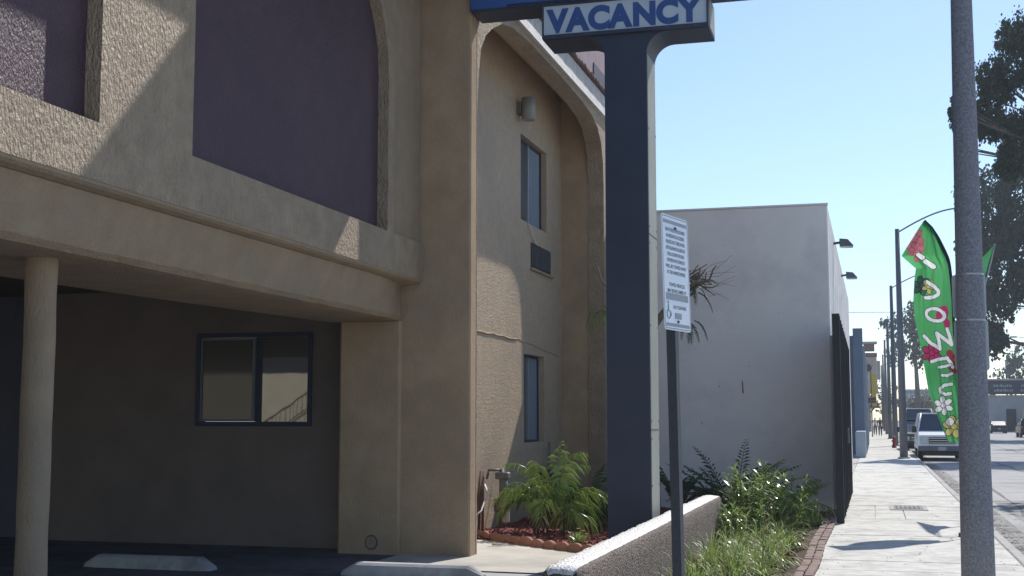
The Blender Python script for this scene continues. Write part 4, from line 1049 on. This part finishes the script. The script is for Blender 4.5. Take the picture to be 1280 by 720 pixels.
def blade(mb, base, az, L, up, droop, w_, n=4):
    p = Vector(base); d = Vector((math.cos(az) * math.cos(up), math.sin(az) * math.cos(up), math.sin(up))); sd = Vector((-math.sin(az), math.cos(az), 0))
    vs = []
    for i in range(n + 1):
        ww = w_ * (1 - (i / n) ** 2 * .95)
        vs += [p - sd * ww / 2, p + sd * ww / 2]
        p = p + d * (L / n); d = (d + Vector((0, 0, -droop / n))).normalized()
    mb.add(vs, [(2 * i, 2 * i + 1, 2 * i + 3, 2 * i + 2) for i in range(n)], True)

def palm(name, label, cat, base, nf, L, up0, up1, droop, ll, lw, m_, group=None, stems=4, spread=.12, trunkh=.0, az0=0, tilt=.5, n=18, rnd=.15):
    t = thing(name, label, cat, base, group)
    for k in range(stems):
        st_ = MB()
        a = random.uniform(0, 2 * PI); s = spread
        b = Vector(base) + Vector((s * math.cos(a), s * math.sin(a), 0))
        st_.tube([b, b + Vector((.03 * math.cos(a), .03 * math.sin(a), .2 + trunkh))], [.02, .012], 6)
        st_.build('stem', M['bark'], t)
    for k in range(nf):
        mb = MB(); az = az0 + 2 * PI * k / nf * 1.618 * 2 + random.uniform(-.3, .3)
        u = R(random.uniform(up0, up1))
        b = Vector(base) + Vector((spread * math.cos(az) * .6, spread * math.sin(az) * .6, .06 + trunkh * random.uniform(.3, 1)))
        frond(mb, b, az, L * random.uniform(.7, 1.1), u, droop * random.uniform(.7, 1.3), n, ll * random.uniform(.75, 1.15), lw, tilt=tilt, rnd=rnd)
        mb.build('frond', m_, t)
    return t
palm('small_palm', 'bushy sunlit palm with drooping fronds behind the scalloped edging', 'palm', (-4.5, 18.0, .03), 26, .98, 42, 89, 2.7, .27, .0065, M['leaf'], spread=.24, trunkh=.42, stems=9, tilt=.1, n=15, rnd=.55)
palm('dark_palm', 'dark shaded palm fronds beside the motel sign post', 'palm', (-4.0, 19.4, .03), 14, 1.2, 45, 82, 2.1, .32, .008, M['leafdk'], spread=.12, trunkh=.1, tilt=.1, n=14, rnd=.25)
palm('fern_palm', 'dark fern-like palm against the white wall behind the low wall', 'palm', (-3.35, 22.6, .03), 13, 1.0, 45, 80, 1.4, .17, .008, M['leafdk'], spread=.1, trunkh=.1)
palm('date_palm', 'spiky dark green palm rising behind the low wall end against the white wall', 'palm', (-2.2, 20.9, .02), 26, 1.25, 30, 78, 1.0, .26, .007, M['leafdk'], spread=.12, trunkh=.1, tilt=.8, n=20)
palm('feathery_palm', 'sunlit arching palm nearest the white building corner', 'palm', (-1.4, 21.9, .02), 12, 1.1, 40, 78, 2.2, .2, .009, M['leaf'], spread=.1, trunkh=.05, tilt=.0, n=14, rnd=.3)
# leafy bright shrub in front
def leafy(name, label, base, ns, h, m_, spread=.3, lsz=.09, cat='shrub'):
    t = thing(name, label, cat, base); st_ = MB(); lf = MB()
    for k in range(ns):
        a = random.uniform(0, 2 * PI); r_ = spread * math.sqrt(random.random())
        b = Vector(base) + Vector((r_ * math.cos(a), r_ * math.sin(a), 0)); tip = b + Vector((r_ * .7 * math.cos(a), r_ * .7 * math.sin(a), h * random.uniform(.6, 1.05)))
        st_.tube([b, b.lerp(tip, .5) + Vector((.02, 0, .02)), tip], [.007, .005, .003], 4, cap=False)
        for q in range(26):
            p = b.lerp(tip, .12 + .88 * q / 26); az = q * 2.4 + random.random(); l = lsz * random.uniform(.7, 1.3)
            blade(lf, p, az, l, R(random.uniform(0, 55)), .9, l * .15, 3)
    so = st_.build('stems', M['bark'], t); so['kind'] = 'stuff'; o = lf.build('foliage', m_, t); return t
leafy('shrub', 'tall bright green leafy shrub in the middle of the right planting bed', (-1.80, 19.1, .02), 24, 1.0, M['leaf3'], .26, .20)
leafy('shrub', 'lower green leafy shrub touching the end of the low wall', (-1.80, 18.0, .02), 16, .52, M['leaf3'], .26, .17)
leafy('shrub', 'leafy shrub with pale glossy leaves right of the tall bright one', (-1.42, 19.6, .02), 20, .86, M['leaf3'], .30, .19)
leafy('shrub', 'small leafy shrub nearest the brick edging and the white wall', (-1.15, 20.9, .02), 10, .42, M['leaf'], .22, .15)
# strappy grass clumps along the bed
clumps = []
gg = [(-1.75, 16.6), (-1.55, 17.5), (-1.35, 18.4), (-1.6, 15.6), (-1.3, 16.2), (-1.15, 17.2), (-1.45, 14.7), (-1.75, 14.6), (-1.2, 15.1), (-1.5, 13.7), (-1.8, 13.6), (-1.2, 13.9), (-1.25, 19.3),
      (-1.75, 12.4), (-1.4, 12.6), (-1.9, 17.6), (-1.85, 15.2), (-1.05, 20.8), (-1.5, 19.0), (-1.7, 11.3)]
side_ = ['dry-tipped', 'bright', 'dark', 'arching', 'short', 'yellowish']
ordn = ['nearest', 'second', 'third', 'fourth', 'fifth', 'sixth', 'seventh', 'eighth', 'ninth', 'tenth']
def row_(x): return 0 if x < -1.6 else 1 if x < -1.33 else 2
for k, (x, y) in enumerate(gg):
    rk = sorted([q for q in gg if row_(q[0]) == row_(x)], key=lambda q: q[1]).index((x, y))
    gl = ordn[rk] + ' green grass clump ' + ('along the foot of the low wall', 'in the middle of the right planting bed', 'along the brick edging')[row_(x)] + ', counted from the camera'
    yy_ = ['near', 'middle', 'far'][0 if y < 15 else 1 if y < 18 else 2]
    t = thing('grass_clump', gl, 'grass clump', (x, y, .02), 'grass clumps in the right bed')
    for q, (m_, nb) in enumerate(((M['grass'], 72), (M['grass2'], 20), (M['leaf3'], 26))):
        mb = MB(); hh = random.uniform(.3, .55)
        for _ in range(nb):
            a = random.uniform(0, 2 * PI); r_ = .16 * random.random()
            blade(mb, (x + r_ * math.cos(a), y + r_ * math.sin(a), .02), a + random.uniform(-.6, .6), hh * random.uniform(.6, 1.2), R(random.uniform(30, 86)), random.uniform(1.4, 3.6), random.choice((.010, .014, .022)), 6)
        mb.build(('leaves', 'dry_leaves', 'broad_leaves')[q], m_, t)
# yellow flowers in the left bed
fl = thing('flower_plant', 'small plant with yellow flowers beside the motel sign post', 'flower', (-3.85, 16.9, .03))
lf = MB()
for _ in range(120):
    a = random.uniform(0, 2 * PI); r_ = .14 * random.random(); blade(lf, (-3.85 + r_ * math.cos(a), 16.9 + r_ * math.sin(a), .03 + .1 * random.random()), a, .09, R(random.uniform(10, 80)), .8, .02, 3)
lf.build('foliage', M['leaf3'], fl)
for (dx, dy, z) in ((0, 0, .22), (.06, .04, .19), (-.1, .0, .17), (.12, -.02, .16)):
    mb = MB()
    for k in range(10): blade(mb, (-3.85 + dx, 16.9 + dy, z), 2 * PI * k / 10, .032, R(25), .6, .014, 2)
    mb.build('blossom', M['flower'], fl)

# pruned tree behind the sign post, against the white wall
tr = thing('pruned_tree', 'pruned grey tree with chopped bare branches against the white wall behind the parking sign', 'tree', (-3.75, 22.6, 0))
T = MB()
T.tube([(-3.75, 22.6, 0), (-3.78, 22.6, 1.6), (-3.9, 22.55, 2.8), (-3.75, 22.5, 3.3), (-3.45, 22.4, 3.65), (-3.15, 22.3, 4.1)], [.09, .08, .075, .07, .06, .05], 10)
T.tube([(-3.9, 22.55, 2.8), (-4.3, 22.4, 3.5), (-4.55, 22.3, 3.95)], [.06, .04, .025], 8)
T.build('trunk', M['barkgrey'], tr)
random.seed(21)
stubs = []
for k in range(8):
    b = Vector((-3.3 + random.uniform(-.1, .25), 22.35, 3.85 + random.uniform(-.1, .45))); a = (-.1, .25, .5, .8, 1.1, 1.5, 2.3, -.4)[k] + random.uniform(-.15, .15)
    d = Vector((math.cos(a), random.uniform(-.6, .3), math.sin(a))).normalized(); L_ = random.uniform(.32, .55)
    kink = Vector((random.uniform(-.06, .06), 0, random.uniform(-.08, .08)))
    MB().tube([b, b + d * L_ * .5 + kink, b + d * L_], [.034, .028, .022], 6).build('branch', M['barkgrey'], tr); stubs.append((b + d * L_ * .5 + kink, b + d * L_, a))
for p_, e_, a0 in stubs:
    for k in range(4):
        b = p_.lerp(e_, random.random()); a = a0 + random.uniform(-1.3, 1.3); L_ = random.uniform(.14, .42)
        d = Vector((math.cos(a), random.uniform(-.5, .4), math.sin(a))).normalized()
        MB().tube([b, b + d * L_ * .55 + Vector((0, 0, random.uniform(-.04, .05))), b + d * L_], [.018, .014, .010], 5).build('branch', M['barkgrey'], tr)
for k in range(9):
    b = Vector((-3.0, 22.3, 4.15)); a = random.uniform(-1.2, .9); d = Vector((math.cos(a), 0, math.sin(a)))
    MB().tube([b, b + d * .35 + Vector((.1, 0, -.05)), b + d * .5 + Vector((.25, 0, -.1 if k % 2 else .12))], [.006, .004, .003], 4).build('twig', M['barkgrey'], tr)
for k in range(7):
    b = Vector((-4.5 + random.uniform(-.1, .1), 22.3, 3.9)); a = random.uniform(.6, 2.4); d = Vector((math.cos(a), 0, math.sin(a)))
    MB().tube([b, b + d * .3, b + d * .5 + Vector((.05, 0, .08))], [.02, .013, .007], 5).build('branch', M['barkgrey'], tr)
for (bx, bz, n_, m_) in ((-2.98, 3.85, 5, 'leafdk'), (-3.1, 3.25, 5, 'leafdk'), (-4.62, 3.55, 8, 'leaf3')):
    mb = MB()
    for q in range(n_):
        p = Vector((bx + random.uniform(-.12, .12), 22.3 + random.uniform(-.1, .1), bz + random.uniform(0, .15)))
        frond(mb, p, random.uniform(0, 6.28), random.uniform(.3, .5), R(-20), 2.2, 9, .07, .012)
    mb.build('hanging_leaves', M[m_], tr)
random.seed(5)
# utility meter pedestal with leaning pipes
um = thing('utility_meter', 'grey utility meter box and valves with pipes beside the motel wall', 'utility meter', (-5.35, 18.35, 0))
MB().bbox(-5.42, -5.22, 18.2, 18.38, .32, .52, .02).build('meter_box', M['galv'], um)
MB().tube([(-5.32, 18.28, .1), (-5.32, 18.28, .95)], .035, 10).build('riser', M['galv'], um)
MB().bbox(-5.40, -5.20, 18.2, 18.36, .80, .90, .015).build('valve_cap', M['galv'], um)
MB().tube([(-5.28, 18.26, .55), (-5.28, 18.26, .8)], .06, 12).build('dial', M['galv'], um)
MB().tube([(-5.32, 18.26, .93), (-5.5, 18.22, .93), (-5.52, 18.2, .8)], .02, 8).build('elbow', M['galv'], um)
for k in range(3):
    MB().tube([(-5.62 + .02 * k, 17.9 + .14 * k, .02), (-5.58, 18.1 + .05 * k, .92)], .02, 8).build('leaning_pipe', M['rust'], um)
MB().tube([(-5.55, 18.2, .72), (-5.45, 18.0, .62), (-5.45, 17.85, .5), (-5.42, 17.6, .38), (-5.5, 17.4, .28)], .012, 6).build('white_cable', M['whitepipe'], um)
MB().bbox(-5.27, -5.17, 18.15, 18.2, .18, .42, .01).build('tag_plate', M['whitepipe'], um)

# ================================================================= TREES
def tree(name, label, base, H, crown, m_leaf, nclump, nleaf, leaf, trunk_r=.4, group=None, seed=1, droopy=True, lean=(0, 0)):
    """crown: list of (cx,cy,cz,rx,rz) lobes relative to base"""
    rn = random.Random(seed); t = thing(name, label, 'tree', base, group); B = Vector(base)
    T = MB(); top = B + Vector((lean[0], lean[1], H * .8))
    T.tube([B, B.lerp(top, .35) + Vector((.15, 0, 0)), B.lerp(top, .7), top], [trunk_r, trunk_r * .8, trunk_r * .5, trunk_r * .15], 10)
    LB = MB()
    for (cx, cy, cz, rx, rz_) in crown:
        c = B + Vector((cx, cy, cz))
        k0 = max(.25, min(.85, (cz - rz_) / H / .8)); s = B.lerp(top, k0)
        T.tube([s, s.lerp(c, .5) + Vector((0, 0, rx * .15)), c], [trunk_r * .35, trunk_r * .22, trunk_r * .08], 6)
        for _ in range(3):
            e = c + Vector((rn.uniform(-1, 1) * rx * .8, rn.uniform(-1, 1) * rx * .8, rn.uniform(-.6, .8) * rz_))
            T.tube([s.lerp(c, .6), e], [trunk_r * .14, trunk_r * .04], 5)
        for _ in range(nclump):
            th = rn.uniform(0, 2 * PI); ph = math.acos(rn.uniform(-1, 1)); q = rn.random() ** .45
            g = c + Vector((rx * q * math.sin(ph) * math.cos(th), rx * q * math.sin(ph) * math.sin(th), rz_ * q * math.cos(ph)))
            gr = rx * rn.uniform(.10, .24)
            for _ in range(nleaf):
                p = g + Vector((rn.gauss(0, gr * .6), rn.gauss(0, gr * .6), rn.gauss(0, gr * (.75 if droopy else .5))))
                a = rn.uniform(0, 2 * PI); l = leaf * rn.uniform(.6, 1.4)
                d1 = Vector((math.cos(a) * .5, math.sin(a) * .5, -1 if droopy else rn.uniform(-.6, .6))).normalized() * l
                d2 = Vector((-math.sin(a), math.cos(a), rn.uniform(-.3, .3))) * l * .32
                LB.add([p - d1 * .5, p + d2, p + d1 * .5, p - d2], [(0, 1, 2, 3)])
    T.build('trunk', M['bark'], t); LB.build('crown', m_leaf, t)
    return t
# big eucalyptus at right
tree('eucalyptus_tree', 'tall eucalyptus with drooping grey-green crown at the right picture edge', (17.2, 122, -.1), 29,
     [(2.5, 0, 25, 5, 4.2), (-2, 1, 24, 4, 3.0), (-6.6, 0, 21.4, 3.0, 2.8), (-3.2, 0, 19.6, 3.0, 2.6), (-7.2, 0, 17.2, 2.4, 2.6), (1, 0, 19, 3.8, 3.4),
      (-5.0, 0, 16.6, 2.4, 2.6), (-6.6, 0, 12.8, 2.4, 3.0), (-3.0, 0, 14.0, 2.4, 3.0), (0, 0, 14, 2.4, 3.4), (3, 0, 13, 4, 3.4), (-7.2, 0, 8.8, 1.5, 1.6), (-1.4, 0, 9.6, 1.6, 1.8)],
     M['euc'], 95, 36, .34, .65, 'eucalyptus trees', 3, lean=(1.5, 0))
tree('eucalyptus_tree', 'nearer eucalyptus leaning over the street, its crown behind the concrete lamp post', (17.6, 74, -.1), 21,
     [(-9.6, -4, 21.6, 1.5, 1.1), (-8.6, -4, 19.6, 1.9, 1.5), (-10.9, -5, 19.0, 1.3, 1.3), (-11.7, -5, 17.0, 1.0, 1.2), (-9.8, -4, 16.6, 1.5, 1.3), (-7.4, -3, 17.2, 2.1, 1.9), (-8.4, -4, 14.6, 1.7, 1.5), (-5.6, -3, 15.2, 2, 2), (-10.6, -5, 14.9, .8, 1.1), (-6.0, -4, 20.0, 2.2, 2.2),
      (-12.8, -6, 15.4, .45, .8), (-13.1, -7, 17.0, .55, 1.0)],
     M['euc'], 110, 46, .17, .45, 'eucalyptus trees', 23, lean=(-6, -2))
tree('eucalyptus_tree', 'eucalyptus crown behind the green banner between the lamp posts', (6.5, 215, -.3), 20,
     [(-2, 0, 17, 3.6, 3), (1.5, 0, 18, 3, 3), (-1, 0, 12.5, 4, 3), (2.5, 0, 12, 3, 2.6)], M['euc'], 45, 16, .6, .5, 'eucalyptus trees', 8)
tree('street_tree', 'dark tree mass at the end of the sidewalk beyond the shops', (-1.2, 240, -.3), 12, [(0, 0, 8.0, 4, 4), (3, 0, 5, 3, 3), (-3, 2, 6, 3, 3)], M['euc'], 40, 14, .6, .4, 'far street trees', 4, droopy=False)
tree('street_tree', 'rounded olive-yellow tree behind the parked vans', (7.8, 235, -.3), 7.0, [(0, 0, 4.6, 2.8, 2.2), (.8, 0, 3.6, 2.6, 1.6), (-1.2, 0, 3.8, 2, 1.6)], M['olive'], 60, 14, .4, .3, 'far street trees', 5, droopy=False)
tree('street_tree', 'pale green tree above the long roadside shop, left one', (21.5, 225, -.3), 14, [(0, 0, 9.5, 3.2, 3), (2.5, 0, 11.5, 3, 2.6), (4, 0, 8, 3, 3)], M['euc2'], 45, 14, .5, .4, 'far street trees', 6)
tree('street_tree', 'pale green tree above the long roadside shop, right one', (28, 225, -.3), 16, [(0, 0, 12, 3.4, 3.4), (-2.5, 0, 9, 3, 3), (2.5, 0, 9.5, 3, 3)], M['euc2'], 45, 14, .5, .4, 'far street trees', 7)
tree('street_tree', 'green tree behind the dark-signed shop across the road', (15.5, 240, -.3), 13, [(0, 0, 8, 3.2, 3), (2, 0, 6, 3, 2.4)], M['euc'], 40, 12, .5, .4, 'far street trees', 11)
# trees across the road outside the frame: their shade falls on the road
tree('street_tree', 'broad street tree across the road just outside the right picture edge', (17.8, 66, -.1), 21, [(-3, 0, 18, 4.5, 2.2), (2, -2, 17, 4, 2.2), (-4, 4, 14, 3.6, 1.8), (0, -5, 15, 4, 2)], M['euc2'], 40, 16, .5, .45, 'trees across the road', 12)
tree('street_tree', 'wide street tree across the road nearer the camera, outside the picture', (17.6, 42, -.1), 15, [(-9.5, -2, 12.6, 2.4, .6), (-6, -2, 13, 3, .8), (-3, -1, 13, 3.4, 1.2)], M['euc2'], 45, 16, .4, .4, 'trees across the road', 13)
tree('street_tree', 'street tree across the road near the first far lamp, outside the picture', (17.6, 88, -.1), 16, [(0, 0, 12, 4.5, 2.6), (-4, 2, 12.5, 4, 1.6)], M['euc2'], 40, 16, .5, .4, 'trees across the road', 14)

# ================================================================= FAR BUILDINGS
gb = thing('office_block', 'distant blue-grey glass office block above the parked vans', 'building', (8, 330, 0))
MB().box(6.0, 15, 330, 350, -.3, 8.3).build('wall', M['glassbld'], gb)
for k in range(5): MB().box(6.0, 15, 329.9, 329.98, 1.2 + k * 1.5, 1.5 + k * 1.5).build('floor_band', M['greybld'], gb)
for k in range(10): MB().box(6.3 + k * .9, 6.5 + k * .9, 329.8, 329.89, 0, 8.2).build('mullion', M['bluepale'], gb)
MB().box(5.9, 15.1, 329.7, 350.1, 8.3, 8.6).build('roof', M['greybld'], gb)
rs = thing('roadside_shop', 'long low grey shop with dark sign band across the road', 'building', (20, 178, 0))
MB().box(14.2, 22.5, 178, 200, -.3, 4.6).build('wall', M['greybld'], rs)
sb = MB().box(13.9, 21.5, 177.5, 177.95, 4.7, 6.5).build('sign_band', M['darksign'], rs)
MB().box(13.8, 21.6, 177.4, 178.2, 6.5, 6.7).build('cornice', M['greybld'], rs)
for x0, x1, z0 in ((14.9, 17.1, 5.65), (15.0, 17.2, 5.05), (18.3, 19.8, 5.65), (18.2, 20.2, 5.05)):    # two worn, unreadable lines of pale print
    x = x0
    while x < x1:
        w_ = random.uniform(.08, .26); MB().box(x, x + w_, 177.46, 177.49, z0, z0 + random.uniform(.22, .36)).build('worn_lettering', M['bluepale'], sb); x += w_ + random.uniform(.06, .12)
MB().box(16.4, 17.6, 177.9, 177.98, 0, 2.8).build('door', M['black'], rs)
MB().box(18.3, 20.2, 177.9, 177.98, .8, 2.8).build('window', M['glass2'], rs)
r2 = thing('roadside_house', 'white building with small blue windows right of the dark-signed shop', 'building', (26, 172, 0))
MB().box(22.0, 32, 172, 190, -.3, 4.2).build('wall', M['fascia'], r2)
MB().box(21.8, 32.2, 171.8, 190, 4.2, 5.4).build('roof', M['greybld'], r2)
for x in (23.2, 25.2): MB().box(x, x + .8, 171.9, 171.98, 1.2, 2.9).build('window', M['lettblue'], r2)
for k, x in enumerate((-60, -35, 40, 60, 85)):
    o = thing('far_block', ['low pale block far left behind the shops', 'low grey block behind the blue shop', 'far block right of the road, first', 'far block right of the road, second', 'far block right of the road, third'][k], 'building', (x, 190, 0))
    MB().box(x - 9, x + 9, 185, 215, -.3, 5 + k % 3).build('wall', M['greybld'], o)
    MB().box(x - 9.2, x + 9.2, 184.8, 215.2, 5 + k % 3, 5.3 + k % 3).build('roof', M['beige'], o)
md = structure(MB().bbox(14.6, 16.9, 120, 135, -.2, -.02, .03).build('kerb_island', M['curb']))
bs = thing('roadside_bush', 'small round bush on the far kerb beside the black vehicle', 'bush', (15.6, 124, 0))
lf = MB()
for _ in range(1400):
    th = random.uniform(0, 2 * PI); ph = random.uniform(0, PI / 2); q = random.random() ** .4
    p = Vector((15.6 + 1.1 * q * math.cos(th) * math.cos(ph), 124 + 1.1 * q * math.sin(th) * math.cos(ph), 1.5 * q * math.sin(ph)))
    blade(lf, p, random.uniform(0, 6.28), .25, R(random.uniform(-20, 70)), .5, .1, 1)
lf.build('foliage', M['euc2'], bs); MB().tube([(15.6, 124, -.05), (15.6, 124, .8)], .06, 6).build('stem', M['bark'], bs)

# leaf litter in the gutter and scraps on the pavement
lt = MB()
for _ in range(2600):
    y = 9 + 50 * random.random() ** 1.4; x = 1.78 + abs(random.gauss(0, .22)); sz = random.uniform(.012, .035); a = random.uniform(0, PI)
    dx, dy = sz * math.cos(a), sz * math.sin(a); z = -.145 if x < 2.25 else -.149
    lt.add([(x - dx, y - dy, z + .002), (x + dy * .4, y - dx * .4, z + .008), (x + dx, y + dy, z + .003), (x - dy * .4, y + dx * .4, z + .004)], [(0, 1, 2, 3)])
o = lt.build('leaf_litter', M['bark']); o['kind'] = 'stuff'; o['label'] = 'dry leaf litter lying in the gutter along the kerb'; o['category'] = 'leaf litter'
lt = MB()
for _ in range(420):
    y = 8 + 40 * random.random(); x = random.choice((-.66 + abs(random.gauss(0, .12)), random.uniform(-.6, 1.55), 1.5 - abs(random.gauss(0, .1)))); sz = random.uniform(.006, .018); a = random.uniform(0, PI)
    dx, dy = sz * math.cos(a), sz * math.sin(a)
    lt.add([(x - dx, y - dy, .004), (x + dy * .4, y - dx * .4, .009), (x + dx, y + dy, .004), (x - dy * .4, y + dx * .4, .005)], [(0, 1, 2, 3)])
o = lt.build('pavement_litter', M['bark']); o['kind'] = 'stuff'; o['label'] = 'small dark leaf scraps scattered on the sidewalk'; o['category'] = 'leaf litter'
lt = MB()
for _ in range(90):
    x, y, r_ = random.uniform(-.6, 1.5), 8 + 34 * random.random(), random.uniform(.008, .022)
    lt.add([(x + r_ * math.cos(q) * random.uniform(.8, 1.1), y + r_ * math.sin(q), .0042) for q in [2 * PI * k / 7 for k in range(7)]], [tuple(range(7))])
o = lt.build('gum_spots', M['gutter']); o['kind'] = 'stuff'; o['label'] = 'old dark gum spots trodden into the sidewalk'; o['category'] = 'gum spots'
# air between the camera and the far street
hz = MB().box(-120, 120, -65, 440, -1.6, 48).build('haze', M['concrete'])
hm = bpy.data.materials.new('thin_haze'); hm.use_nodes = True
for n_ in list(hm.node_tree.nodes): hm.node_tree.nodes.remove(n_)
pv = hm.node_tree.nodes.new('ShaderNodeVolumePrincipled'); pv.inputs['Color'].default_value = (.86, .93, 1, 1); pv.inputs['Density'].default_value = .0007
ho = hm.node_tree.nodes.new('ShaderNodeOutputMaterial'); hm.node_tree.links.new(pv.outputs[0], ho.inputs['Volume'])
hz.data.materials[0] = hm; hz['kind'] = 'stuff'; hz['label'] = 'thin pale daylight haze filling the street air'; hz['category'] = 'haze'
